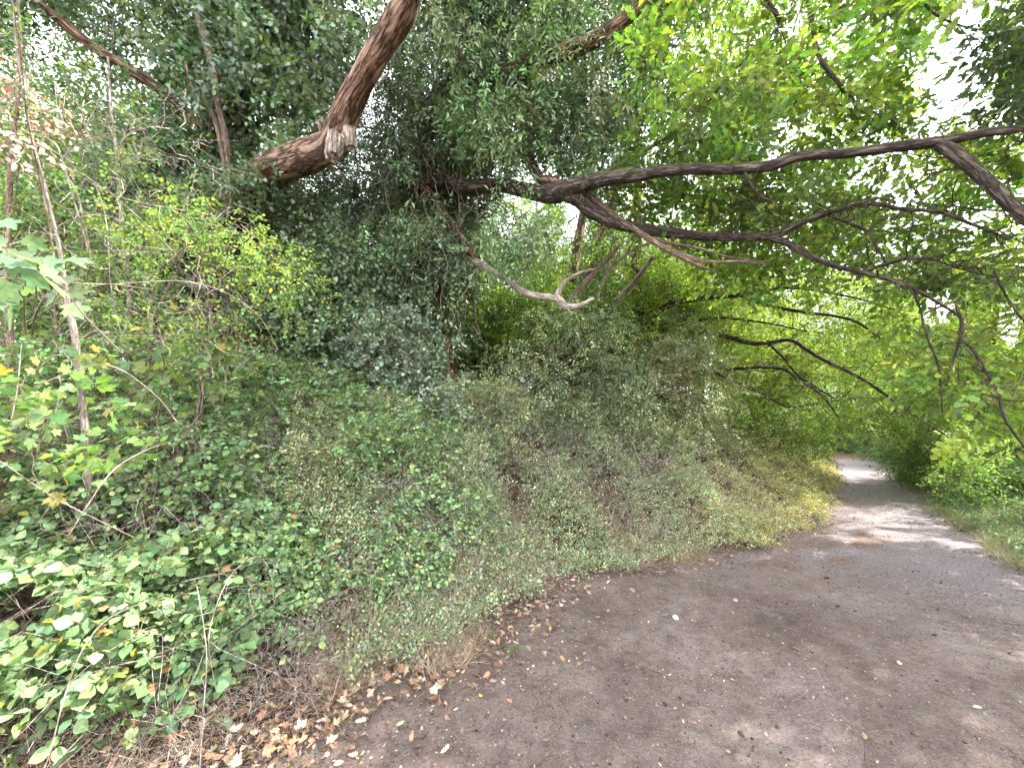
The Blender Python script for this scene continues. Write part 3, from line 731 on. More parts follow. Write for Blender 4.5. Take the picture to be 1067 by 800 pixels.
twigs(a, np.concatenate(skb[:8]), np.concatenate([cen, cen2])[::2], .012)
n = 160; b0 = volume([(300, 180), (520, 100), (540, 200), (500, 330), (330, 380)], 5.6, 7, n); b1 = b0 + np.column_stack([rng.normal(0, .25, n), rng.normal(0, .2, n), -rng.uniform(.2, 1.1, n)])
strands(a, sagcurve(b0, b1, 0, 7, .06), np.full((n, 7), .006) * rng.uniform(.5, 1.5, (n, 1)), 4, np.array([(.13, .09, .065)])[np.zeros(n, int)])
a.build('ivy_foliage', M_gloss, B_t)

a = Acc()   # oak leaves on the long limbs
OG = [(.24, .34, .065), (.30, .40, .08), (.19, .29, .06), (.10, .17, .04)]
poly = [(690, -160), (1230, -200), (1260, 330), (1130, 330), (1060, 300), (960, 290), (900, 260), (860, 205), (760, 165), (720, 130), (670, 100), (660, 20)]
cen = np.concatenate([volume(poly, 3.9, 7.2, 410), volume([(640, 150), (760, 180), (860, 190), (900, 250), (860, 300), (760, 300), (690, 230), (640, 200)], 4.6, 7.0, 80)])
foliage(a, oak_t, cen, .28, 15, OG, .24, 1.08, flat=.55, droop=.15, odd=[(.26, .26, .05)], oddp=.006, upn=.25)
twigs(a, np.concatenate(skb + [SH]), cen, .007, sag=.05)
cen = volume([(930, 285), (1130, 260), (1130, 450), (1040, 470), (1000, 440), (930, 400), (905, 330)], 3.5, 5.2, 62)
foliage(a, oak_t, cen, .18, 9, OG, .2, 1.0, flat=.6, droop=.4, odd=[(.28, .27, .05)], oddp=.01)
twigs(a, np.concatenate(skb[-6:]), cen, .006)
# the dark cluster hanging in the sky gap
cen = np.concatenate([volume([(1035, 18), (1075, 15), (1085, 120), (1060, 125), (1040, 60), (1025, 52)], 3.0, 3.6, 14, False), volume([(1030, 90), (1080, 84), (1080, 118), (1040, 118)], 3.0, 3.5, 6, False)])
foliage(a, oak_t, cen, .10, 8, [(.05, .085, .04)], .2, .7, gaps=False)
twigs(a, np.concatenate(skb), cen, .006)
# roof of the crown above the picture, over the clearing
cen = volume([(560, -420), (1500, -420), (1350, -180), (640, -180)], 5.0, 7, 40, False)
foliage(a, oak_t, cen, .45, 20, OG, .2, 1.1, flat=.5)
twigs(a, np.concatenate(skb), cen, .015)
a.build('crown', M_leaf, B_t)

# ---- low, fan-branched oak further along the bank
Cb = base_at(3.0, 9.3)
C_t = thing('low_branched_oak', 'thin-limbed oak on the bank with dark fan-shaped branches sweeping low towards the path', 'tree', Cb)
skc = []
a = Acc(); c, r = tube(a, np.array([Cb, (3.0, 9.2, 2.9), (3.05, 9.1, 3.7), (3.1, 9.2, 5.5), (3.3, 9.5, 8.5), (3.4, 9.6, 11)]) + np.array([0, 0, -.2]), [.2, .17, .16, .13, .09, .05], 16, .1, .1, seed=51, wob=.1); skc.append(c)
a.build('trunk', M_oakb, C_t)
bough(C_t, 'limb', [(664, 362, 9.2, 4.5), (671, 347, 8.9, 4.5), (686, 325, 8.6, 4.2), (704, 316, 8.3, 4), (723, 312, 8.1, 3.6), (748, 309, 7.9, 3.6), (772, 307, 7.7, 3.2), (795, 303, 7.5, 2.6), (817, 300, 7.3, 2.4), (850, 303, 7.2, 2), (892, 311, 7, 1.4), (930, 322, 7, 1)], M_oakb, 10, .08, .08, 52, .03, skc,
      extra=[[(772, 308, 7.7, 2.8), (800, 318, 7.4, 2.6), (836, 325, 7.1, 2.4), (868, 329, 6.9, 2.2), (892, 335, 6.7, 2), (910, 347, 6.6, 1.8), (926, 359, 6.5, 1.6), (945, 371, 6.5, 1.2), (962, 382, 6.5, .9)], [(800, 303, 7.5, 1.6), (830, 290, 7.5, 1.3), (860, 285, 7.5, .9)]])
bough(C_t, 'limb', [(664, 358, 9.2, 4.2), (680, 346, 9.0, 4), (705, 344, 8.7, 4), (735, 345, 8.4, 3.8), (760, 352, 8.1, 3.8), (785, 358, 7.9, 3.5), (800, 357, 7.8, 3), (824, 355, 7.6, 2.8), (842, 366, 7.4, 2.8), (862, 377, 7.2, 2.6), (885, 388, 7.0, 2.6), (907, 400, 6.9, 2.6), (926, 413, 6.8, 2.2), (945, 427, 6.7, 1.8), (965, 440, 6.6, 1.4), (988, 455, 6.6, 1)], M_oakb, 10, .08, .08, 53, .03, skc,
      extra=[[(800, 358, 7.8, 2), (818, 375, 7.6, 1.8), (832, 392, 7.5, 1.8), (848, 402, 7.5, 1.5), (870, 415, 7.4, 1)], [(905, 400, 6.9, 1.6), (935, 402, 6.8, 1.3), (960, 410, 6.7, .8)]])
bough(C_t, 'limb', [(664, 352, 9.2, 3.5), (690, 359, 8.9, 3), (705, 372, 8.6, 3.6), (716, 375, 8.5, 3.6), (728, 372, 8.4, 3), (740, 380, 8.2, 2.6), (757, 384, 8, 2.4), (790, 383, 7.8, 2.2), (817, 385, 7.6, 2), (832, 395, 7.4, 1.9), (847, 404, 7.3, 1.8), (862, 418, 7.2, 1.5), (873, 434, 7.2, 1)], M_oakb, 9, .08, .08, 54, .03, skc,
      extra=[[(740, 380, 8.2, 2), (752, 392, 8.1, 2), (775, 402, 8, 1.8), (800, 414, 7.8, 1.8), (822, 424, 7.7, 1.5), (850, 420, 7.6, 1)], [(690, 345, 9, 2), (740, 332, 8.6, 1.8), (790, 335, 8.2, 1.5), (840, 345, 8, 1)]])
a = Acc(); SC = side_shoots(a, skc[1:], 150, (.4, 1.3), .008); a.build('side_twigs', M_oakb, C_t)
a = Acc()
cen = np.concatenate([volume([(640, 270), (760, 260), (880, 280), (985, 330), (1000, 440), (950, 462), (880, 440), (800, 425), (720, 400), (670, 370)], 8.0, 10.6, 300), volume([(560, -120), (1150, -120), (1150, 260), (900, 290), (740, 260), (660, 230), (620, 100)], 7.5, 10.5, 190), volume([(620, 240), (700, 240), (740, 330), (680, 340)], 8.5, 10, 30)])
CG = [(.23, .32, .065), (.17, .25, .055), (.27, .34, .08)]
foliage(a, mid_t, cen, .42, 22, CG, .2, 1.15, flat=.4, droop=.2, upn=.2)
twigs(a, np.concatenate(skc), cen, .010)
a.build('crown', M_leaf, C_t)
a = Acc()

# ---- dead wood
def dead(name, label, loc, lists, mat=M_dead, sides=8, cat='branch', seed=60):
    o = thing(name, label, cat, P(*loc)); a = Acc()
    for k, l in enumerate(lists):
        p, r = limb(l); tube(a, p, r, sides, .1, .08, seed=seed + k, wob=.02)
    a.build('wood', mat, o); return o
dead('dead_branch', 'bleached forked branch curving up below the oak limb in the middle', (560, 310, 5.4),
     [[(468, 258, 6.5, 5), (484, 267, 6.3, 5), (500, 275, 6.05, 5), (516, 284, 5.8, 4.5), (531, 293, 5.6, 4.2), (548, 305, 5.5, 4.6), (566, 309, 5.45, 4.4), (580, 311, 5.4, 5), (590, 319, 5.35, 4.6), (605, 318, 5.3, 3.4), (619, 311, 5.25, 2)],
      [(579, 310, 5.4, 3.6), (585, 298, 5.45, 3), (592, 290, 5.5, 2.6), (606, 284, 5.5, 2), (621, 280, 5.5, 1.2)],
      [(590, 319, 5.35, 2.4), (593, 324, 5.33, 1.6), (597, 328, 5.3, .8)]])
dead('dead_sapling', 'leaning bleached dead sapling with bare pale twigs behind the forked dead branch', (600, 306, 6.6),
     [[(590, 322, 6.9, 3.2), (600, 306, 6.8, 3.6), (612, 292, 6.7, 3.6), (626, 277, 6.6, 3.2), (638, 264, 6.5, 2.8), (646, 255, 6.45, 2)],
      [(626, 300, 6.6, 1.4), (632, 285, 6.6, 1.3), (636, 262, 6.6, 1.2), (642, 243, 6.6, .8)], [(622, 312, 6.5, 1.4), (634, 285, 6.5, 1.4), (652, 266, 6.5, 1.5), (664, 258, 6.5, 1.5), (680, 253, 6.5, 1)],
      [(652, 266, 6.5, 1.2), (660, 252, 6.5, 1), (666, 244, 6.5, .6)], [(666, 258, 6.5, .9), (674, 266, 6.5, .5)], [(630, 290, 6.6, 1), (640, 270, 6.6, 1), (640, 250, 6.6, .6)], [(640, 275, 6.6, 1), (648, 255, 6.6, .8), (650, 243, 6.6, .5)]])
dead('dead_pole', 'short pale dead trunk slanting out of the shrubs under the oak limbs', (660, 296, 8),
     [[(640, 316, 8.3, 3.5), (655, 300, 8, 3.8), (667, 286, 7.8, 3.4), (681, 267, 7.6, 2.6)]], cat='branch')
# trunks far behind
def bare_trunk(label, l, seed, crown_poly, col):
    o = thing('woodland_tree', label, 'tree', P(*l[0][:3])); a = Acc()
    p, r = limb(l); b = p[0].copy(); b[2] = hz(b[0], b[1], False) - .2
    c, rr = tube(a, np.vstack([b, p]), np.concatenate([[r[0] * 1.15], r]), 14, .1, .1, seed=seed, wob=.1)
    a.build('trunk', M_bark, o)
    a = Acc(); cen = volume(*crown_poly); foliage(a, far_t, cen, .7, 26, col, .2, .9, flat=.6)
    twigs(a, c, cen, .03); a.build('crown', M_leaf, o)
bare_trunk('reddish trunk standing straight in the gap just under the oak fork', [(592, 330, 10, 7), (597, 285, 10, 6.5), (606, 235, 10, 6), (612, 190, 10, 5), (616, 120, 10, 4), (618, 20, 10, 3)], 71, ([(480, -60), (660, -80), (690, 60), (640, 160), (600, 150), (520, 120)], 8.8, 12, 55), [(.06, .11, .04)])
bare_trunk('darker trunk leaning right behind the pale dead twigs', [(606, 330, 11, 7), (616, 275, 11, 7), (628, 240, 11, 6.5), (640, 200, 11, 6), (660, 100, 11, 5), (680, 0, 11, 3)], 72, ([(620, -60), (800, -80), (820, 120), (740, 200), (660, 160)], 9.5, 13, 55), [(.09, .15, .045)])

# ---- tree added right of the clearing, mostly out of view, to shade the earth
E_b = base_at(9.6, 1.2)
E_t = thing('tree', 'tree added on the right of the clearing so its spreading crown shades the bare earth', 'tree', E_b); a = Acc()
c, _ = tube(a, np.array([E_b, (9.5, 1.2, 2.2), (9.2, 1.1, 4), (8.8, 1.3, 6), (8.8, 1.2, 8)]) - np.array([0, 0, .2]), [.3, .25, .2, .13, .05], 16, .1, .1, seed=601, wob=.1); ske = [c]
for k, e in enumerate([(5.2, 2.6, 5.6), (4.6, .6, 5.4), (7.0, 3.8, 6.2), (7.4, -1.6, 5.8), (11.5, 3.2, 6.5)]):
    c2, _ = tube(a, np.array([c[len(c) // 2], (c[len(c) // 2] + np.array(e)) / 2 + [0, 0, .4], e]), [.11, .08, .02], 10, .1, .1, seed=610 + k, wob=.15); ske.append(c2)
a.build('trunk', M_oakb, E_t)
a = Acc(); n = 150; cen = np.column_stack([rng.uniform(4.0, 11, n), rng.uniform(-1.6, 3.9, n), rng.uniform(4.9, 7.4, n)])
foliage(a, oak_t, cen, .5, 26, OG, .2, 1.3, flat=.5); twigs(a, np.concatenate(ske), cen, .015); a.build('crown', M_leaf, E_t)

# ================================================================== SHRUBS
def shrub(name, label, cat, base_px, vol, r, per, col, tp, mat, scale=1., stems=14, scol=(.14, .1, .07), flat=.8, droop=.1, odd=(), oddp=0., group=None, gaps=True, rs=.02):
    if len(base_px) == 2: bb = np.array(base_at(*base_px))
    else: bb = P(*base_px); bb[2] = hz(bb[0], bb[1], False)
    o = thing(name, label, cat, bb, group)
    cen = volume(*vol, gaps)
    a = Acc(); foliage(a, tp, cen, r, per, col, .22, scale, flat, droop, odd, oddp, gaps=gaps); 
    m = rng.random(len(cen)) < min(1, 60 / len(cen))
    a.build('foliage', mat, o)
    a = Acc(); k = rng.choice(len(cen), min(stems, len(cen)), False)
    st = bb + np.column_stack([rng.normal(0, .15, len(k)), rng.normal(0, .15, len(k)), np.full(len(k), -.1)])
    cv = sagcurve(st, cen[k], .06, 9, .05); strands(a, cv, rs * np.linspace(1, .3, 9)[None] * rng.uniform(.6, 1.2, (len(k), 1)), 6, np.tile(scol, (len(k), 1)))
    sk_ = cv.reshape(-1, 3); twigs(a, sk_, cen, rs * .5)
    a.build('stems', M_stem, o); return o
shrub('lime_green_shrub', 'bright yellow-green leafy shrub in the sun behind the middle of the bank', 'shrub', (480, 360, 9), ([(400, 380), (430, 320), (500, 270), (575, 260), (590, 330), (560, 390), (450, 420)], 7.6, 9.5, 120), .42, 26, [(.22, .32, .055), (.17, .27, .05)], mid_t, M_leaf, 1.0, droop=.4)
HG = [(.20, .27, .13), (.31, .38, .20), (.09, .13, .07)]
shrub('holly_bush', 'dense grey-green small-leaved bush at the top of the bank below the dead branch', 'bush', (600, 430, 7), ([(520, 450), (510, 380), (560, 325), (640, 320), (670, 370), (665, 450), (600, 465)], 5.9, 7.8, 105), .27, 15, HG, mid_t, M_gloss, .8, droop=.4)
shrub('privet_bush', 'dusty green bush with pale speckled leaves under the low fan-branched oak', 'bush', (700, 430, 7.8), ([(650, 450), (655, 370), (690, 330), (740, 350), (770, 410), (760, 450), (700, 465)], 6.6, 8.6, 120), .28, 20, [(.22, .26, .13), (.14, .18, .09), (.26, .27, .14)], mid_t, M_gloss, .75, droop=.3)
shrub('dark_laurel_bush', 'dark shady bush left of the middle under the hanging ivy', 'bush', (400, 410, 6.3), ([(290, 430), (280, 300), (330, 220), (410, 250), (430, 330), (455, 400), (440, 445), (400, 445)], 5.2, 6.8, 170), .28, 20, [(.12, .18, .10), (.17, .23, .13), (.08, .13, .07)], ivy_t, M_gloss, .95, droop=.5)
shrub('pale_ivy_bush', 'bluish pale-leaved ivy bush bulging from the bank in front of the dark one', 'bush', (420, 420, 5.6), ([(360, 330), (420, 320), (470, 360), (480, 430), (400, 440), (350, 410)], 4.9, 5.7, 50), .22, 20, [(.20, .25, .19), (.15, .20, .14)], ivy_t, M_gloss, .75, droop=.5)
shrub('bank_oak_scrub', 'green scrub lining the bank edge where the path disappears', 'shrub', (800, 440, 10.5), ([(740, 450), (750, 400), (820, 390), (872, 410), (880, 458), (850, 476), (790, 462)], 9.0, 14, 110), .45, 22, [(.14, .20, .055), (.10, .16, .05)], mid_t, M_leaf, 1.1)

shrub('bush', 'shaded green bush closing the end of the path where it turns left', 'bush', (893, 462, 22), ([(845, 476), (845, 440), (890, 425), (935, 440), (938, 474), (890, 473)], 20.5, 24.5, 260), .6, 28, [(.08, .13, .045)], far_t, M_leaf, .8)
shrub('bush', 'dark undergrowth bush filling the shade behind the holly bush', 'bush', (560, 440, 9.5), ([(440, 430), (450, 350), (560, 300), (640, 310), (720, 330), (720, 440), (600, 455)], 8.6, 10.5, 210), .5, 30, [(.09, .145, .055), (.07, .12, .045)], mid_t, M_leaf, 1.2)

# left foreground woody growth
shrub('hazel_shrub', 'tall mid-green broad-leaved shrub at the left edge behind the dead stems', 'shrub', (60, 430, 4.6), ([(-120, 80), (60, 60), (190, 170), (210, 300), (180, 420), (60, 440), (-160, 440)], 3.9, 5.6, 130), .28, 13, [(.15, .23, .09), (.19, .28, .11), (.11, .18, .07)], mid_t, M_leaf, 1.05, stems=22, odd=[(.3, .26, .06)], oddp=.004)
Hs = shrub('hawthorn_shrub', 'sunlit hawthorn with tiny yellow-green leaves in front of the ivy-covered trunk', 'shrub', (200, 420, 3.2), ([(100, 230), (125, 190), (200, 205), (300, 250), (305, 290), (250, 300), (180, 265), (120, 260)], 2.85, 3.4, 34), .12, 9, [(.20, .31, .07), (.16, .28, .065), (.25, .34, .08)], sml_t, M_leaf, .85, stems=9, odd=[(.42, .36, .06)], oddp=.03, rs=.009, scol=(.2, .15, .1))
a = Acc()   # a second spray of the hawthorn reaching left and down
cen = np.concatenate([volume([(90, 260), (170, 270), (260, 320), (300, 380), (200, 400), (120, 340)], 2.9, 3.6, 26), volume([(230, 240), (310, 260), (330, 350), (270, 330)], 2.9, 3.5, 12)])
foliage(a, sml_t, cen, .13, 9, [(.17, .26, .08), (.20, .29, .09)], .2, .9, odd=[(.42, .36, .06)], oddp=.05)
twigs(a, P(np.array([180, 190, 200, 215]), np.array([420, 360, 320, 280]), np.array([3.2, 3.2, 3.15, 3.1])), cen, .004, jit=.08); a.build('foliage', M_leaf, Hs)
# field maple sapling: big leaves at the left edge
Ms = thing('maple_sapling', 'grey-stemmed maple sapling with big pale lobed leaves at the left edge', 'sapling', base_at(-2.9, 2.75))
a = Acc()
p, r = limb([(96, 600, 2.6, 5.5), (92, 500, 2.6, 5.4), (89, 450, 2.6, 5.2), (84, 405, 2.6, 5), (78, 350, 2.6, 4.8), (70, 312, 2.6, 4), (62, 260, 2.55, 3), (48, 200, 2.5, 2.4), (30, 130, 2.4, 2), (18, 60, 2.3, 1.4), (10, -30, 2.2, 1.4)])
p[0, 2] = min(p[0, 2], 0.2); c1, _ = tube(a, p, r, 12, .1, .06, seed=81)
p, r = limb([(88, 352, 2.58, 2.6), (100, 345, 2.55, 2.4), (112, 348, 2.5, 2.2)]); tube(a, p, r, 8, .1, .06, seed=82)
a.build('trunk', bark_mat('grey_bark', (.11, .09, .075), (.23, .19, .165), (.36, .31, .27), 30, .5), Ms)
a = Acc()
pts = [(22, 240, 1.25), (8, 262, 1.15), (45, 262, 1.35), (5, 225, 1.3), (66, 268, 1.5), (30, 290, 1.4), (-20, 250, 1.2), (-40, 290, 1.3), (60, 292, 1.6)]
for (x, y, d) in pts:
    cc = P(x, y, d); R = orient(np.array([[rng.normal(0, 1), rng.normal(-.3, .4), -.55]]), up=np.array([[0, -.7, .7]]), roll=.5)
    scatter(a, map_t[:2], cc[None], R, .66, (.15, .235, .12), hue=.06)
cen = np.array([P(x, y, d) for x, y, d in [(150, 400, 2.8), (190, 410, 2.9), (205, 360, 3.0), (175, 345, 3.0), (100, 420, 2.5), (60, 430, 2.4), (120, 470, 2.4), (30, 470, 2.2), (230, 355, 3.1), (40, 400, 2.5), (70, 480, 2.3), (10, 420, 2.2), (120, 380, 2.7)]])
foliage(a, map_t, cen, .13, 6, [(.18, .26, .09), (.22, .29, .10), (.15, .23, .10)], .2, .62, droop=.1, odd=[(.36, .27, .08)], oddp=.05)
twigs(a, np.concatenate([c1, P(np.array([60., 70, 80]), np.array([260., 300, 350]), np.array([2.5, 2.6, 2.6]))]), np.concatenate([cen, np.array([P(*q_) for q_ in pts])]), .005, sag=.08, jit=.05)
a.build('foliage', M_leaf, Ms)
# withered shoot with curled brown leaves
Ws = thing('withered_branch', 'withered shoot of curled brown and white leaves at the upper left edge', 'branch', P(30, 120, 2.2))
a = Acc(); p, r = limb([(60, 300, 2.5, 1.5), (52, 240, 2.45, 1.5), (40, 180, 2.35, 1.4), (28, 120, 2.2, 1.3), (22, 60, 2.1, 1), (14, 5, 2.0, .7)]); cw, _ = tube(a, p, r, 8, .1, .06, seed=85); a.build('stem', M_stem, Ws)
a = Acc(); cen = volume([(0, 40), (45, 50), (62, 110), (50, 150), (0, 150)], 2.0, 2.5, 9, False)
foliage(a, mid_t, cen, .07, 3, [(.34, .19, .11), (.42, .33, .27), (.25, .12, .07)], .3, .8, droop=.9, hue=.02); twigs(a, cw, cen, .003); a.build('leaves', M_dry, Ws)
# tangle of bare pale dead stems
Ds = thing('dead_shrub', 'tangle of bare pale-grey dead twigs in the upper left above the brambles', 'shrub', base_at(-2.55, 3.2))
a = Acc()
DL = [[(95, 265, 2.9, 2.2), (80, 215, 2.85, 2), (66, 170, 2.8, 2.2), (58, 150, 2.8, 1.8), (38, 140, 2.8, 1)], [(94, 262, 2.9, 2.2), (82, 205, 2.85, 1.8), (66, 170, 2.85, 1.6), (88, 135, 2.8, 1.6), (106, 100, 2.8, 1)],
      [(66, 172, 2.85, 1.6), (96, 190, 2.85, 1.6), (125, 205, 2.9, 1.4), (165, 215, 2.9, 1.2), (230, 225, 3, .9)], [(120, 180, 2.9, 1.3), (128, 150, 2.9, 1.5), (140, 138, 2.9, 1.4), (160, 132, 2.9, 1.2), (192, 112, 2.9, .7)],
      [(128, 150, 2.9, 1.2), (132, 135, 2.9, 1), (138, 118, 2.9, .8)], [(138, 148, 2.9, 1.3), (143, 165, 2.9, 1.2), (138, 182, 2.95, 1), (130, 200, 3, .8)], [(62, 150, 2.7, 1), (64, 130, 2.7, .9), (68, 95, 2.7, .6)],
      [(0, 150, 2.2, 1), (40, 165, 2.4, 1.2), (85, 180, 2.6, 1.2), (130, 212, 2.8, 1.3), (180, 260, 2.9, 1.2), (225, 310, 3, 1)], [(100, 190, 2.8, 1.3), (112, 230, 2.8, 1.3), (116, 300, 2.85, 1.3), (130, 370, 2.9, 1.2)],
      [(20, 340, 2.3, 1), (70, 310, 2.4, 1), (110, 295, 2.5, .9), (160, 300, 2.7, .8)], [(10, 440, 2.1, 1.3), (17, 400, 2.15, 1.2), (20, 360, 2.2, 1)], [(54, 440, 2.3, 1), (62, 405, 2.35, 1), (60, 390, 2.4, .7)],
      [(150, 295, 2.9, 1), (200, 250, 2.9, 1), (240, 215, 3, .7)], [(40, 250, 2.5, 1.2), (75, 230, 2.6, 1.2), (110, 225, 2.7, 1), (150, 240, 2.8, .9)]]
for k, l in enumerate(DL):
    p, r = limb(l); tube(a, p, r * .62, 6, .1, .08, seed=90 + k, wob=.03)
n = 330; b0 = volume([(60, 120), (200, 120), (260, 230), (240, 400), (60, 400), (20, 250)], 2.6, 3.7, n); b1 = b0 + rng.normal(0, .22, (n, 3)) * np.array([1, 1, .9])
strands(a, sagcurve(b0, b1, .03, 7, .09), (rng.uniform(.0011, .0035, n))[:, None] * np.linspace(1, .35, 7)[None], 5, np.tile((.3, .25, .2), (n, 1)))
a.build('stems', M_dead, Ds)
# the two thin dark stems at the far left
for k, (lab, l) in enumerate([('leaning thin grey sapling stem at the extreme left edge behind the maple leaves', [(8, 470, 3.4, 5), (10, 380, 3.4, 5), (6, 300, 3.4, 5), (10, 220, 3.4, 4.5), (14, 150, 3.4, 4), (20, 60, 3.4, 3), (20, -60, 3.4, 2)]), ('slim mottled stem second from the left edge among the hazel leaves', [(134, 420, 4.3, 4), (132, 350, 4.3, 4), (134, 300, 4.3, 3.6), (128, 240, 4.3, 3.2), (120, 150, 4.3, 2.6), (112, 60, 4.3, 2)])]):
    o = thing('sapling', lab, 'sapling', P(*l[0][:3])); a = Acc(); p, r = limb(l); b = p[0].copy(); b[2] = hz(b[0], b[1], False) - .1
    c, _ = tube(a, np.vstack([b, p]), np.concatenate([[r[0]], r]), 10, .1, .08, seed=110 + k, wob=.05); a.build('trunk', M_dead if k else M_stem, o)
    a = Acc(); cen = c[rng.integers(len(c) // 2, len(c), 14)] + rng.normal(0, .3, (14, 3)); foliage(a, mid_t, cen, .2, 8, [(.07, .12, .05)], .2, .9); twigs(a, c, cen, .005); a.build('crown', M_leaf, o)

# ---- right-hand side of the path
RG = [(.21, .31, .10), (.16, .26, .09), (.26, .35, .12)]
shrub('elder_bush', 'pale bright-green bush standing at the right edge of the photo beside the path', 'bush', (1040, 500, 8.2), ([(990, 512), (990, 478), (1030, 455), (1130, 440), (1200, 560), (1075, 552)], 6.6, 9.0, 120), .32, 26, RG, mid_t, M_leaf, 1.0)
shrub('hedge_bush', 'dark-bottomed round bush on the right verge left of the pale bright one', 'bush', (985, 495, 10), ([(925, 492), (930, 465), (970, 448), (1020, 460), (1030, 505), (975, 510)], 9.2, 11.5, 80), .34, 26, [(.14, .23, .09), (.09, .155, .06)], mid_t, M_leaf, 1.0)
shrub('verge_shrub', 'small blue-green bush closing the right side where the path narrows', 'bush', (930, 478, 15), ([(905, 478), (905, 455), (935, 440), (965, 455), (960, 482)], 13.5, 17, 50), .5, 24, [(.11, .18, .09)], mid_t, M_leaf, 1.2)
def far_tree(label, x, y, h, w, col, n, seed, low=.12, group='trees further along the path'):
    n = int(n * 1.25)
    b = base_at(x, y); o = thing('tree', label, 'tree', b); 
    a = Acc(); tt = np.array([b, (x + .1, y, b[2] + h * .3), (x - .1, y + .2, b[2] + h * .6), (x, y, b[2] + h * .92)]) + np.array([0, 0, -.2])
    c, _ = tube(a, tt, [h * .028, h * .02, h * .013, .03], 10, .1, .1, seed=seed, wob=.2)
    br = []
    for k in range(9):
        i = rng.integers(len(c) // 4, len(c) - 2); e = c[i] + np.append(nrm(rng.normal(0, 1, 2)) * w * .6, rng.uniform(.02, .2) * h); br.append(np.linspace(c[i], e, 5)); tube(a, np.array([c[i], (c[i] + e) / 2 + rng.normal(0, .2, 3), e]), [h * .008, h * .005, .01], 6, .1, .1, seed=seed + k)
    a.build('trunk', M_oakb, o)
    a = Acc(); u = nrm(rng.normal(0, 1, (n, 3))) * (rng.random((n, 1)) ** .4)
    cen = np.array([x, y, b[2] + h * (low + (1 - low) / 2)]) + u * np.array([w, w, h * (1 - low) / 2]) * (1 + .15 * rng.normal(0, 1, (n, 1)))
    cen = cen[cen[:, 2] > b[2] + .2]
    foliage(a, far_t, cen, w * .22, 30, col, .2, max(1.0, w * .25 * .9), flat=.6, gaps=True)
    twigs(a, np.concatenate([c] + br), cen[::2], .03)
    a.build('crown', M_leaf, o)
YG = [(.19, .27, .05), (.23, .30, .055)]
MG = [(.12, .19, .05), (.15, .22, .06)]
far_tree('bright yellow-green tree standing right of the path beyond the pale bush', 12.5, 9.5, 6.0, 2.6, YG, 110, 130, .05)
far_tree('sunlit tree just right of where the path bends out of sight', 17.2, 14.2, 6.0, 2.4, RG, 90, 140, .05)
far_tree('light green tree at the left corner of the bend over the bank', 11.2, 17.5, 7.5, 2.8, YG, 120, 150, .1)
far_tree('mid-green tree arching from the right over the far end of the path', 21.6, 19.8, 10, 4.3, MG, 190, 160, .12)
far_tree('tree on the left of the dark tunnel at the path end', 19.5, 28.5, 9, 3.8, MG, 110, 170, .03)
far_tree('dense tree added on the right to shade the far bend of the path', 27.8, 24.5, 10, 4.6, MG, 150, 175, .08)  # added to keep the sun off the far bend
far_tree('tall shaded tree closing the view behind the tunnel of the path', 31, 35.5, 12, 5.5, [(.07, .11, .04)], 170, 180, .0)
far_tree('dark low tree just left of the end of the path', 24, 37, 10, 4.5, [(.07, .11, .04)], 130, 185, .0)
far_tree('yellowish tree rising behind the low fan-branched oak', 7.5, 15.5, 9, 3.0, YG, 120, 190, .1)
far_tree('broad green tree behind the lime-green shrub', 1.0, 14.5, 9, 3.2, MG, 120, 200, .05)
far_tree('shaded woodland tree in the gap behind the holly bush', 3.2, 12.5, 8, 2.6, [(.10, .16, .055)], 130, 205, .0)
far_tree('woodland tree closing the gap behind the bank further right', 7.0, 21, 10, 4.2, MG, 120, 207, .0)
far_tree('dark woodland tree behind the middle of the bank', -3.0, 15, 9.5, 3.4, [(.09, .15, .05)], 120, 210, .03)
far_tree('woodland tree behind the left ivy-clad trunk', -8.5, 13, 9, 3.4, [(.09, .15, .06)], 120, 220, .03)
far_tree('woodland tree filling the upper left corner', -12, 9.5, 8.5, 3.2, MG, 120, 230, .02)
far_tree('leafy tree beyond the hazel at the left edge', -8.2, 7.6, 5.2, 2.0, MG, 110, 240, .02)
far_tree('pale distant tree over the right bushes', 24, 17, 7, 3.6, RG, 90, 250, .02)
far_tree('leafy tree added on the right verge to block sun where the path narrows', 20.3, 15.8, 8, 3.0, MG, 130, 255, .03)  # added to block the sun patch on the far path
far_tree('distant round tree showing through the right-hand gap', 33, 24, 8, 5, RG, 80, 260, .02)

# ================================================================== BRAMBLES AND GROUND COVER
def polar(n, a0, a1, d0, d1):
    t = rng.uniform(math.radians(a0), math.radians(a1), n); d = np.exp(rng.uniform(math.log(d0), math.log(d1), n))
    return d * np.sin(t), d * np.cos(t)

def cover(n, ang, dist, smin, smax, Hf, seed, thr=None, side='L'):
    x, y = polar(n, *ang, *dist)
    s = sdist(EL, x, y) if side == 'L' else -sdist(ER, x, y)
    s = s + .5 * (fbm(xyz(x, y), 1.6, 3, 33) - .5)
    m = (s > smin) & (s < smax); x, y, s = x[m], y[m], s[m]
    if thr is not None:
        m = fbm(xyz(x, y), 1.5, 3, seed) + rng.normal(0, .05, len(x)) > thr; x, y, s = x[m], y[m], s[m]
    H = Hf(x, y, s)
    t = 1 - np.abs(rng.normal(0, .33, len(x))); t = np.clip(t, .02, 1.05)
    return np.column_stack([x, y, hz(x, y, False) + H * t]), t, s

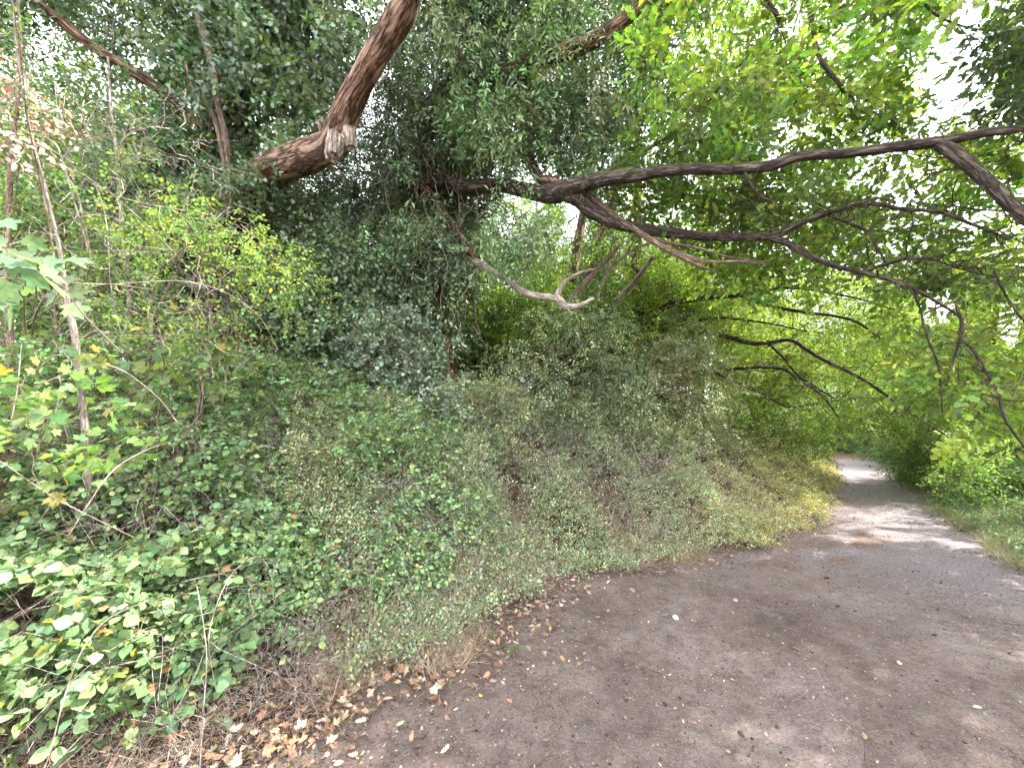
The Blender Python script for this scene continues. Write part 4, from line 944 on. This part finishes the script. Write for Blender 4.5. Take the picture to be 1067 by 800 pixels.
def tuft(nb=7, h=.22, w=.003, seed=0, lean=.5):
    r = np.random.default_rng(seed); V = []; Q = []; lid = []; off = 0
    for b in range(nb):
        a = r.uniform(0, 6.28); l = abs(r.normal(lean, .25)); hh = h * r.uniform(.5, 1.2); bd = np.array([math.cos(a), math.sin(a), 0]); sd = np.array([-math.sin(a), math.cos(a), 0])
        b0 = bd * r.uniform(0, .02); K = 5
        for k in range(K):
            t = k / (K - 1); c = b0 + bd * l * hh * t * t * 1.2; c = c + np.array([0, 0, hh * t * (1 - .35 * l * t)])
            ww = w * (1 - t * .85); V += [c - sd * ww / 2, c + sd * ww / 2]
            if k: Q.append((off + 2 * k - 2, off + 2 * k - 1, off + 2 * k + 1, off + 2 * k))
        off += 2 * K; lid += [b] * 2 * K
    o = Tpl(); o.V = np.array(V, np.float32)[:, [0, 2, 1]] * np.array([1, 1, -1], np.float32)   # blades grow along +Y
    o.Q = np.array(Q, np.int32); o.T = np.zeros((0, 3), np.int32); o.lid = np.array(lid); o.isl = np.ones(len(V), np.float32); o.n = nb; o.lc = np.full((len(V), 3), .5, np.float32); return o

def single(leaf, ln, seed, curl=.5):
    r = np.random.default_rng(seed); V0, Q0, T0 = leaf; o = Tpl(); V = V0.copy()
    V[:, 2] += curl * (V[:, 0] ** 2 * r.uniform(.5, 2) + (V[:, 1] - .5) ** 2 * r.uniform(.3, 1.2)) ; V[:, 2] += .25 * curl * np.sin(V[:, 1] * 7 + r.uniform(0, 6)) * V[:, 0]
    V *= ln; o.V = V.astype(np.float32); o.Q = np.array(Q0, np.int32).reshape(-1, 4); o.T = np.array(T0, np.int32).reshape(-1, 3)
    o.lid = np.zeros(len(V), int); o.isl = np.ones(len(V), np.float32); o.n = 1; o.lc = (V0 * [1, 1, 0]).astype(np.float32); return o

def pebble_t(seed, flat=.6):
    r = np.random.default_rng(seed); g = (1 + 5 ** .5) / 2
    v = nrm(np.array([(-1, g, 0), (1, g, 0), (-1, -g, 0), (1, -g, 0), (0, -1, g), (0, 1, g), (0, -1, -g), (0, 1, -g), (g, 0, -1), (g, 0, 1), (-g, 0, -1), (-g, 0, 1)], float))
    f = [(0, 11, 5), (0, 5, 1), (0, 1, 7), (0, 7, 10), (0, 10, 11), (1, 5, 9), (5, 11, 4), (11, 10, 2), (10, 7, 6), (7, 1, 8), (3, 9, 4), (3, 4, 2), (3, 2, 6), (3, 6, 8), (3, 8, 9), (4, 9, 5), (2, 4, 11), (6, 2, 10), (8, 6, 7), (9, 8, 1)]
    v = v * r.uniform(.75, 1.2, (12, 1)) * np.array([r.uniform(.8, 1.3), 1, flat])
    o = Tpl(); o.V = v.astype(np.float32); o.Q = np.zeros((0, 4), np.int32); o.T = np.array(f, np.int32); o.lid = np.zeros(12, int); o.isl = np.ones(12, np.float32); o.n = 1; o.lc = np.zeros((12, 3), np.float32); return o

def updir(n, lean=.5): 
    d = np.column_stack([rng.normal(0, lean, n), rng.normal(0, lean, n), np.ones(n)]); return d
def leafdir(n, el=.25):
    a = rng.uniform(0, 2 * pi, n); return np.column_stack([np.cos(a), np.sin(a), rng.normal(el, .35, n)])

GRN = np.array([(.15, .26, .11), (.18, .29, .11), (.12, .205, .10), (.23, .32, .13)])
# -- big bramble in the left foreground
o1 = thing('bramble_bush', 'big-leaved green bramble filling the lower left corner in front of everything', 'bramble', base_at(-2.6, 2.3))
a = Acc()
def H1(x, y, s): return (.40 + .50 * smooth(.3, 1.6, s)) * (.15 + 1.6 * fbm(xyz(x, y), 1.5, 3, 41))
p, t, s = cover(16000, (-66, -33), (1.35, 4.4), .12, 4, H1, 42)
keep = (rng.random(len(p)) < smooth(.0, .7, s + .2)) ; 
# nearest leaves grow on the left; the strip by the path stays open and brown
vx = 533.5 + F * p[:, 0] / p[:, 1]
keep &= (vx < 300) & (rng.random(len(p)) < np.where((fbm(p, 1.7, 2, 43) > .42) | (vx < 110), 1.0, .25))
keep &= (s > .36) | (vx < 170 + 40 * rng.normal(0, 1, len(p)))
keep &= fbm(p, 3.0, 2, 44) > .44
p = p[keep][:5200]
colr = GRN[rng.integers(0, 4, len(p))] * .76 * np.exp(rng.normal(0, .2, (len(p), 1)))
scatter(a, brw_t, p, orient(leafdir(len(p), .1), upn=.7, roll=.6), rng.uniform(.45, 1.05, len(p)), colr, odd=[(.40, .36, .08), (.3, .17, .07), (.06, .10, .05)], oddp=.05, ljit=.32, hue=.07)
a.build('foliage', M_bramble, o1)
print('big bramble leaves', len(p))
def canes(acc, pts, n, L=(.5, 1.3), r=(.0012, .0032), col=((.26, .2, .15),), arch=.3):
    if len(pts) == 0: return
    k = rng.integers(0, len(pts), n); b0 = pts[k].copy(); b0[:, 2] = hz(b0[:, 0], b0[:, 1], False)
    top = pts[k] + np.column_stack([rng.normal(0, .15, n), rng.normal(0, .15, n), rng.uniform(-.05, .08, n)])
    ang = rng.uniform(0, 2 * pi, n); LL = rng.uniform(*L, n); e = top + np.column_stack([np.cos(ang) * LL * .6, np.sin(ang) * LL * .6, -rng.uniform(.05, .5, n) * LL])
    K = 10; tt = np.linspace(0, 1, K)[None, :, None]
    cv = (1 - tt) ** 2 * b0[:, None] + 2 * tt * (1 - tt) * (top * 2 - (b0 + e) / 2)[:, None] + tt ** 2 * e[:, None]
    cv = cv + rng.normal(0, .012, cv.shape); g = hz(cv[..., 0], cv[..., 1], False); cv[..., 2] = np.maximum(cv[..., 2], g + .005)
    cc = np.array(col)[rng.integers(0, len(col), n)]
    strands(acc, cv, rng.uniform(*r, n)[:, None] * np.linspace(1, .5, K)[None], 4, cc)
a = Acc(); canes(a, p, 150, (.4, 1.1), (.0008, .002), ((.26, .2, .15), (.18, .12, .08), (.12, .12, .06)))
CL = [[(30, 830, 1.45, 2.2), (50, 790, 1.5, 2.1), (66, 730, 1.55, 2), (84, 680, 1.6, 1.8), (112, 645, 1.7, 1.6), (155, 625, 1.8, 1.1)],
      [(70, 560, 1.8, 1.6), (92, 525, 1.85, 1.7), (118, 490, 1.95, 1.6), (150, 470, 2.1, 1.4), (178, 460, 2.3, 1)],
      [(-20, 288, 1.5, .9), (40, 292, 1.6, .9), (110, 296, 1.8, 1), (190, 293, 2.1, 1), (235, 305, 2.3, 1), (270, 330, 2.4, .8), (290, 365, 2.5, .6)],
      [(205, 800, 1.75, 1), (215, 700, 1.8, 1.4), (212, 650, 1.9, 1.3), (205, 610, 2, 1)], [(225, 720, 1.9, 1), (218, 660, 1.9, 1.2), (240, 600, 2.1, 1.1), (270, 580, 2.3, .9), (280, 610, 2.4, .7)],
      [(180, 745, 1.7, 1.2), (205, 700, 1.8, 1.2), (215, 670, 1.85, 1.1)], [(40, 400, 1.9, .9), (110, 380, 2.1, 1), (160, 410, 2.3, 1.2), (185, 440, 2.4, 1)], [(0, 480, 1.6, 1), (60, 520, 1.7, 1), (140, 560, 1.9, .9)]]
for k, l in enumerate(CL):
    p_, r_ = limb(l); tube(a, p_, r_ * .62, 7, .08, .05, seed=300 + k)
a.build('canes', M_dead, o1)

# -- middle bramble mound
o2 = thing('bramble_bush', 'lighter green small-leaved bramble mound spilling down the bank left of centre', 'bramble', base_at(-1.2, 3.8))
a = Acc()
def H2(x, y, s): return (.30 + .5 * smooth(.3, 1.6, s)) * (.1 + 1.7 * fbm(xyz(x, y), 1.6, 3, 51))
p, t, s = cover(40000, (-47, -1), (2.5, 6.2), .45, 3.4, H2, 52, .40)
vx = 533.5 + F * p[:, 0] / p[:, 1]; p = p[rng.random(len(p)) < smooth(760, 380, vx) + .08]; p = p[fbm(p, 2.6, 2, 54) > .42][:9000]
colr = GRN[rng.integers(0, 4, len(p))] * np.exp(rng.normal(0.05, .18, (len(p), 1)))
scatter(a, brm_t, p, orient(leafdir(len(p), .1), upn=.6), rng.uniform(.5, 1.0, len(p)), colr, odd=[(.42, .38, .09), (.33, .17, .07)], oddp=.04, ljit=.32, hue=.08)
a.build('foliage', M_bramble, o2); print('mound', len(p))
a = Acc(); canes(a, p, 750, (.4, 1.1), (.0009, .0024), ((.26, .2, .15), (.2, .11, .07), (.33, .27, .2))); a.build('canes', M_dead, o2)

# -- tangle behind, filling the bank up to the trees
o3 = thing('bramble_bush', 'darker bramble thicket behind the mound at the foot of the ivy-covered trunk', 'bramble', base_at(-3.6, 5))
a = Acc()
p, t, s = cover(30000, (-62, -8), (3.3, 7.5), 1.2, 7, lambda x, y, s: (.55 + .9 * fbm(xyz(x, y), 1.0, 2, 61)), 62, .30); p = p[:6500]
colr = GRN[rng.integers(0, 4, len(p))] * .95 * np.exp(rng.normal(0, .2, (len(p), 1)))
scatter(a, brm_t, p, orient(leafdir(len(p), .1), upn=.35), rng.uniform(.8, 1.3, len(p)), colr, odd=[(.33, .28, .06)], oddp=.01)
a.build('foliage', M_bramble, o3)
a = Acc(); canes(a, p, 350, (.5, 1.3), (.0015, .004), ((.24, .18, .13), (.17, .1, .07))); a.build('canes', M_stem, o3)

# -- low creeping cover over the rest of the bank: nobody could count it
a = Acc()
def H3(x, y, s): return (.06 + .52 * smooth(.2, 1.5, s)) * (-.5 + 3.0 * fbm(xyz(x, y), 1.5, 3, 71))
p, t, s = cover(90000, (-30, 50), (2.6, 20), .12, 5.0, H3, 72, .41); p = p[:38000]
pc = 1.35 * np.array([(.17, .21, .13), (.22, .27, .17), (.27, .33, .17), (.12, .16, .10), (.31, .31, .17)])
f = fbm(p, 1.1, 3, 73); w = np.clip(((f - .3) * 10).astype(int) + rng.integers(-1, 2, len(p)), 0, 4)
vx = 533.5 + F * p[:, 0] / p[:, 1]
cc = pc[w] * np.exp(rng.normal(0, .22, (len(p), 1))); yel = smooth(700, 830, vx)[:, None] * (rng.random((len(p), 1)) < .75); cc = cc * (1 - yel) + np.array([.50, .47, .19]) * yel  # yellow-tan growth at the right end, its colour lightened as if sunlit
dist = np.linalg.norm(p, axis=1)
m = dist < 6
for mm, tp_ in ((m, gcn_t), (~m, gc_t)):
    scatter(a, tp_, p[mm], orient(leafdir(mm.sum(), .5), upn=.5), rng.uniform(.6, 1.15, mm.sum()) * np.clip(dist[mm] / 6, .85, 1.6), cc[mm], odd=[(.38, .21, .12), (.55, .45, .33)], oddp=.12)
tag(a.build('undergrowth', M_bramble), 'low grey-green creeping leaves covering the bank', None, None, 'stuff')
# -- dead stalks and dry grass
gt = [tuft(8, .24, .0035, s) for s in S(6)]; gd = [tuft(9, .16, .0022, 20 + s, .9) for s in S(6)]
a = Acc()
p, t, s = cover(60000, (-64, 50), (1.5, 15), -.02, 4.5, lambda x, y, s: 0 * x + .16 * smooth(.1, .8, s), 82, .42); 
vx = 533.5 + F * p[:, 0] / np.maximum(p[:, 1], .1)
pr = np.where(vx < 330, .35, 1.0) * np.where(s < 1.6, 1, .5) ; p = p[rng.random(len(p)) < pr][:15000]
cc = np.array([(.46, .33, .24), (.36, .22, .15), (.55, .44, .34), (.26, .145, .10)])[rng.integers(0, 4, len(p))]
vx = 533.5 + F * p[:, 0] / np.maximum(p[:, 1], .1); g = (smooth(740, 850, vx) > rng.random(len(p)))[:, None]; cc = np.where(g, np.array([.52, .45, .22]), cc)  # straw-yellow stalks at the right end, also paler to suggest sun there
scatter(a, gd + gt[:2], p, orient(updir(len(p), 1.0)), rng.uniform(.3, 1.0, len(p)), cc, hue=.04, ljit=.25)
tag(a.build('dry_grass', M_dry), 'straw-coloured dead stalks and dry grass on the bank', None, None, 'stuff')
a = Acc()
n = 19000; p, t, s = cover(n * 3, (-60, 45), (1.6, 12), .05, 3.5, lambda x, y, s: .06 + .58 * smooth(.1, 1.4, s), 84, .38); p = p[:n]; n = len(p)
e = p + rng.normal(0, .16, (n, 3)) * np.array([1, 1, .7]); strands(a, sagcurve(p, e, .05, 5, .07), (rng.uniform(.0006, .0019, n) * np.clip(np.linalg.norm(p, axis=1) / 4.5, .45, 1.2))[:, None] * np.ones((1, 5)), 3, np.array([(.50, .35, .27), (.34, .20, .14), (.60, .50, .41)])[rng.integers(0, 3, n)])
tag(a.build('dead_stalks', M_dead), 'thin brown dead stalks tangled among the bank plants', None, None, 'stuff')
# -- right verge
a = Acc()
p, t, s = cover(26000, (44, 66), (5.0, 20), .05, 3.4, lambda x, y, s: (.06 + .5 * smooth(.5, 1.8, s)) * (.4 + fbm(xyz(x, y), 1.5, 2, 91)), 92, .33, 'R'); p = p[:9000]
cc = np.array([(.16, .24, .14), (.20, .28, .13), (.13, .20, .12)])[rng.integers(0, 3, len(p))]
scatter(a, gc_t, p, orient(leafdir(len(p), .5), upn=.5), rng.uniform(.9, 1.7, len(p)), cc, odd=[(.3, .2, .1)], oddp=.05)
tag(a.build('undergrowth', M_bramble), 'low green weeds along the right verge of the path', None, None, 'stuff')
a = Acc()
p, t, s = cover(20000, (44, 68), (4.6, 16), -.1, 1.3, lambda x, y, s: 0 * x, 94, .40, 'R'); p = p[:3200]
cc = np.array([(.40, .36, .20), (.25, .27, .12), (.34, .27, .16)])[rng.integers(0, 3, len(p))]
scatter(a, gt, p, orient(updir(len(p), .35)), rng.uniform(.4, 1.1, len(p)), cc, hue=.04)
tag(a.build('grass', M_dry), 'pale bleached grass tufts along the right verge', None, None, 'stuff')

def ground_pt(px, py): p = on_ground(px, py); p[2] = hz(p[0], p[1]); return p
c0 = np.array([ground_pt(*q_)[:2] for q_ in [(760, 692), (800, 690), (845, 700), (880, 716), (894, 732), (899, 765), (903, 815), (760, 830), (700, 800), (700, 720)]])
cm = c0.mean(0); zt = float(np.mean([hz(*c) for c in c0[2:7]])) + .012
def tilt(q2): return zt - .035 * np.clip((1.75 - q2[:, 0]) / .6, 0, 2)
# -- leaf litter
lt = [single(OVATE, .055, s, .7) for s in S(4)] + [single(OAK, .06, 9 + s, .6) for s in S(3)] + [single(KITE, .035, 20 + s, .8) for s in S(3)]
ltm = [single(MAPLE, .07, 40 + s, .6) for s in S(3)]
LC = np.array([(.22, .125, .075), (.28, .19, .12), (.14, .08, .05), (.36, .28, .21), (.25, .13, .085)])
def lay(pts, lift=.012):
    pts = pts.copy(); g_ = hz(pts[:, 0], pts[:, 1]); g_ = np.where(in_poly(c0, pts[:, 0], pts[:, 1]), np.maximum(g_, tilt(pts) + .001), g_); pts[:, 2] = g_ + lift * rng.random(len(pts)) + .003
    return pts
a = Acc()
x, y = polar(60000, -64, 50, 1.4, 11); s = sdist(EL, x, y) + .3 * (fbm(xyz(x, y), 2, 2, 95) - .5)
pk = (s > -.8) & (s < 1.3) & (rng.random(len(x)) < .12 * smooth(-.8, -.3, s) + smooth(-.35, .15, s)); p = lay(xyz(x[pk], y[pk])[:7500], .05)
scatter(a, lt, p, orient(leafdir(len(p), .05), upn=.5), rng.uniform(.5, 1.05, len(p)), LC[rng.integers(0, 5, len(p))], hue=.03)
x, y = polar(9000, -64, 48, 3, 12); s = sdist(EL, x, y); pk = (s > 1.0) & (s < 4.5); q_ = lay(xyz(x[pk], y[pk]), .08)
scatter(a, lt, q_, orient(leafdir(len(q_), .1), upn=.6), rng.uniform(.5, 1.1, len(q_)), LC[rng.integers(0, 5, len(q_))] * np.array([1.25, 1, .9]), hue=.03)
m = (p[:, 0] < -.4) & (p[:, 1] < 3) & (rng.random(len(p)) < .12); scatter(a, ltm, p[m] + [0, 0, .02], orient(leafdir(m.sum(), .05), upn=.4), rng.uniform(.45, .8, m.sum()), LC[rng.integers(0, 5, m.sum())], hue=.03)
x, y = polar(30000, -64, 62, 1.5, 16); sl = sdist(EL, x, y); sr = -sdist(ER, x, y); pk = (sl < .1) & (sr < .3); pk &= rng.random(len(x)) < np.clip(smooth(.42, .68, fbm(xyz(x, y), 1.6, 3, 96)) * 1.6 + .25 + .8 * smooth(-.9, 0, sl), 0, 1); p = lay(xyz(x[pk], y[pk]), .004)
scatter(a, lt, p, orient(leafdir(len(p), 0), upn=.25), rng.uniform(.08, .42, len(p)), LC[rng.integers(0, 5, len(p))] * rng.choice([.35, .8, 1.6], (len(p), 1), p=[.4, .35, .25]), hue=.03)
tag(a.build('leaf_litter', M_dry), 'dry brown fallen leaves strewn along the bank foot', None, None, 'stuff')
# -- grit and woodchip
a = Acc(); pt = [pebble_t(s) for s in S(5)]
x, y = polar(26000, -50, 62, 1.5, 14); sl = sdist(EL, x, y); sr = -sdist(ER, x, y); al = x * .7 + y * .7
pk = (sl < .1) & (sr < .2) & (rng.random(len(x)) < .20 + .8 * smooth(3.2, 5.5, al)); p = lay(xyz(x[pk], y[pk])[:13000], 0); p[:, 2] -= .003
cc = np.array([(.13, .105, .095), (.19, .16, .15), (.05, .04, .035), (.34, .30, .28)])[rng.choice(4, len(p), p=[.36, .22, .36, .06])]
sz = np.exp(rng.normal(math.log(.0058), .5, len(p))) * np.clip(p[:, 1] / 6, .8, 1.5)
scatter(a, pt, p, orient(leafdir(len(p), 0), upn=.2), sz, cc, hue=.02)
tag(a.build('gravel', M_peb), 'small grit and chips scattered over the trodden path', None, None, 'stuff')
a = Acc(); n = 900; x, y = polar(n, -50, 60, 1.5, 9); pk = (sdist(EL, x, y) < .3) & (-sdist(ER, x, y) < .2); x, y = x[pk], y[pk]; n = len(x)
K = 6; ang = rng.uniform(0, pi, n); L = rng.uniform(.02, .12, n); tt = np.linspace(-.5, .5, K)
cx = x[:, None] + np.cos(ang)[:, None] * tt * L[:, None] + rng.normal(0, .003, (n, K)); cy = y[:, None] + np.sin(ang)[:, None] * tt * L[:, None] + rng.normal(0, .003, (n, K))
strands(a, np.stack([cx, cy, hz(cx, cy) + .003], -1), rng.uniform(.0006, .002, n)[:, None] * np.ones((1, K)), 4, np.array([(.12, .08, .06), (.36, .3, .24)])[rng.integers(0, 2, n)])
tag(a.build('twig_debris', M_stem), 'tiny broken twigs scattered over the bare earth', None, None, 'stuff')

# ================================================================== SINGLE THINGS ON THE GROUND
def ground_pt(px, py): p = on_ground(px, py); p[2] = hz(p[0], p[1]); return p
def pebble(px, py, r, col, label, sc=(1, .7, .6), seed=0, name='stone'):
    import bmesh
    p = ground_pt(px, py); bm = bmesh.new(); bmesh.ops.create_icosphere(bm, subdivisions=3, radius=1)
    V = np.array([v.co[:] for v in bm.verts]); T = np.array([[v.index for v in f.verts] for f in bm.faces]); bm.free()
    V = V * (1 + .45 * (fbm(V + seed, 1.1, 3, seed) - .5))[:, None] * np.array(sc) * r
    V = V @ rotm((0, 0, 1), seed * 1.3).T; V = V + np.array([0, 0, r * sc[2] * .55])
    a = Acc(); a.add(V, None, T, col=tuple(col) + (1,)); o = a.build(name, M_peb); o.location = p; return tag(o, label, name)
pebble(704, 645, .026, (.62, .70, .80), 'smooth blue-grey stone lying alone on the bare earth', (.6, 1, .8), 3)
pebble(693, 641, .030, (.16, .13, .12), 'flat dark clod of earth touching the blue-grey stone', (1.2, .5, .4), 5, 'clod')
pebble(811, 758, .012, (.10, .08, .07), 'little dark round pebble on the worn slab', (1, .9, .8), 7)
pebble(954, 765, .016, (.12, .10, .09), 'dark lumpy pebble right of the worn slab', (1.2, .9, .6), 8)
def leafthing(px, py, ln, col, label, leaf=OVATE, seed=0):
    p = ground_pt(px, py); a = Acc(); t = single(leaf, ln, seed, .5); R = orient(np.array([[math.cos(seed * 2.1), math.sin(seed * 2.1), .05]]), upn=.15)
    scatter(a, [t], np.zeros((1, 3)), R, 1, col, hue=0, ljit=0); o = a.build('fallen_leaf', M_dry); o.location = p + np.array([0, 0, .008]); return tag(o, label, 'leaf', 'fallen leaves on the bare earth')
leafthing(502, 733, .036, (.75, .62, .10), 'bright yellow fallen leaf on the bare earth', seed=1)
leafthing(936, 692, .05, (.60, .52, .42), 'pale dry curled leaf up the path from the slab corner', OAK, seed=2)
leafthing(843, 699, .05, (.55, .47, .38), 'pale curled leaf just above the slab edge', OAK, seed=3)
leafthing(835, 681, .05, (.30, .19, .10), 'brown crumpled leaf above the pale curled leaf', OAK, seed=4)
leafthing(900, 768, .05, (.38, .26, .14), 'tan leaf caught against the right edge of the slab', OAK, seed=5)
leafthing(1014, 741, .05, (.58, .5, .4), 'whitish dry leaf near the lower right corner of the earth', OAK, seed=6)
leafthing(308, 752, .05, (.45, .26, .14), 'orange-brown leaf at the foot of the bramble corner', OVATE, seed=7)
leafthing(230, 775, .04, (.42, .20, .10), 'reddish leaf at the very foot of the left bank', OVATE, seed=8)
def twigthing(px0, py0, px1, py1, r, label, col=(.12, .08, .06), mat=M_stem):
    p0, p1 = ground_pt(px0, py0), ground_pt(px1, py1); K = 9; t = np.linspace(0, 1, K)[:, None]; c = p0 * (1 - t) + p1 * t
    c[:, :2] += rng.normal(0, .012, (K, 2)) * np.linalg.norm(p1 - p0); c[:, 2] = hz(c[:, 0], c[:, 1]) + r
    a = Acc(); tube(a, c - p0, np.linspace(r, r * .5, K), 7, .1, .08, seed=int(px0)); o = a.build('fallen_twig', mat); o.location = p0; return tag(o, label, 'twig', 'fallen twigs on the bare earth')
twigthing(275, 768, 325, 765, .005, 'brown twig at the foot of the left bank below the brambles')
twigthing(694, 728, 740, 738, .003, 'thin dark twig left of the worn slab')
twigthing(678, 696, 700, 712, .004, 'short dark twig between the blue-grey stone and the slab')
twigthing(584, 730, 593, 750, .005, 'stubby dark twig in the middle of the bare earth')
twigthing(437, 720, 450, 748, .003, 'thin dark twig left of the yellow leaf')
twigthing(745, 693, 780, 682, .0022, 'fine pale curved twig above the slab', (.4, .3, .22), M_dead)
twigthing(1040, 650, 1075, 655, .006, 'dark twig at the right edge of the path')
# bramble runner creeping out onto the earth
rp = [ground_pt(*q_) for q_ in [(500, 655), (515, 668), (530, 684), (540, 700), (550, 720), (562, 735), (572, 752), (576, 775)]]
Ro = thing('bramble_runner', 'single green bramble runner creeping out onto the bare earth', 'bramble', rp[0]); a = Acc()
rp = np.array(rp); rp[:, 2] += .012; tube(a, rp, np.linspace(.0032, .0016, len(rp)), 7, .05, .03, seed=401); a.build('cane', M_stem, Ro)
a = Acc(); lp = rp[[0, 0, 1, 1, 2, 2, 3, 4]] + rng.normal(0, .015, (8, 3)) * [1, 1, .3] + [0, 0, .02]
scatter(a, brm_t[:3], lp, orient(leafdir(8, .2), upn=.2), rng.uniform(.5, .8, 8), (.11, .18, .06)); a.build('leaves', M_bramble, Ro)
# half-buried slab
dense = []
for i in range(len(c0)):
    for t_ in np.linspace(0, 1, 8, False): dense.append(c0[i] * (1 - t_) + c0[(i + 1) % len(c0)] * t_)
dense = np.array(dense) + rng.normal(0, .003, (80, 2)); n = len(dense); a = Acc()
rings = []
for f_, dz in ((1.0, -.05), (1.0, -.004), (.985, 0), (.8, .001), (.55, .0), (.3, .001), (.1, 0)):
    q2 = cm + (dense - cm) * f_; rings.append(np.column_stack([q2, tilt(q2) + dz + .004 * (fbm(xyz(q2[:, 0], q2[:, 1]), 9, 2, 5) - .5)]))
Vs = np.concatenate(rings); Qs = []
for k in range(len(rings) - 1):
    for j in range(n): Qs.append((k * n + j, k * n + (j + 1) % n, (k + 1) * n + (j + 1) % n, (k + 1) * n + j))
a.add(Vs, Qs, [((len(rings) - 1) * n, (len(rings) - 1) * n + j, (len(rings) - 1) * n + j + 1) for j in range(1, n - 1)], col=(.10, 0, 0, 1))
tag(a.build('paving_slab', M_soil, smooth_=False), 'worn grey slab half buried in the bare earth near the bottom', 'slab')

# ================================================================== LIGHT, SKY, CAMERA
sc = bpy.context.scene
SUN_EL, SUN_AZ = math.radians(50), math.radians(80)      # azimuth from +Y towards +X
w = bpy.data.worlds.new('World'); sc.world = w; w.use_nodes = True; N = w.node_tree.nodes; L = w.node_tree.links; N.clear()
sky = N.new('ShaderNodeTexSky'); sky.sky_type = 'NISHITA'; sky.sun_disc = False; sky.sun_elevation = SUN_EL; sky.sun_rotation = SUN_AZ; sky.dust_density = 2.5; sky.air_density = 1.2
tc = N.new('ShaderNodeTexCoord'); cn = N.new('ShaderNodeTexNoise'); cn.inputs['Scale'].default_value = 2.2; cn.inputs['Detail'].default_value = 5; L.new(tc.outputs['Generated'], cn.inputs['Vector'])
cr = N.new('ShaderNodeValToRGB'); cr.color_ramp.elements[0].position = .32; cr.color_ramp.elements[1].position = .62; cr.color_ramp.elements[0].color = (.35, .35, .35, 1); L.new(cn.outputs['Fac'], cr.inputs[0])
mx = N.new('ShaderNodeMix'); mx.data_type = 'RGBA'; L.new(cr.outputs['Color'], mx.inputs[0]); L.new(sky.outputs[0], mx.inputs[6]); mx.inputs[7].default_value = (8.2, 8.3, 8.9, 1)
bg = N.new('ShaderNodeBackground'); bg.inputs['Strength'].default_value = .145; L.new(mx.outputs[2], bg.inputs['Color'])
wo = N.new('ShaderNodeOutputWorld'); L.new(bg.outputs[0], wo.inputs[0])
ld = bpy.data.lights.new('sun', 'SUN'); ld.energy = 3.3; ld.angle = math.radians(.6); ld.color = (1, .95, .86); lo = bpy.data.objects.new('sun', ld); C.objects.link(lo)
from mathutils import Vector
sd = Vector((math.sin(SUN_AZ) * math.cos(SUN_EL), math.cos(SUN_AZ) * math.cos(SUN_EL), math.sin(SUN_EL)))
lo.rotation_euler = (-sd).to_track_quat('-Z', 'Y').to_euler(); lo.location = sd * 30
cd = bpy.data.cameras.new('camera'); cd.sensor_width = 36; cd.lens = 36 * F / 1067; cd.clip_start = .05; cd.clip_end = 2000
co = bpy.data.objects.new('camera', cd); C.objects.link(co); co.location = CAM; co.rotation_euler = (math.pi / 2 + PITCH, 0, 0); sc.camera = co
sc.view_settings.view_transform = 'Standard'; sc.view_settings.look = 'None'; sc.view_settings.exposure = 2.68; sc.view_settings.gamma = 1
sc.cycles.max_bounces = 5; sc.cycles.diffuse_bounces = 2; sc.cycles.glossy_bounces = 2; sc.cycles.transmission_bounces = 4; sc.cycles.caustics_reflective = False; sc.cycles.caustics_refractive = False
sc.cycles.use_denoising = True; sc.cycles.use_adaptive_sampling = True; sc.cycles.adaptive_threshold = .03
tot = sum(len(o.data.polygons) for o in sc.objects if o.type == 'MESH'); open("/tmp/faces","w").write(str(tot))
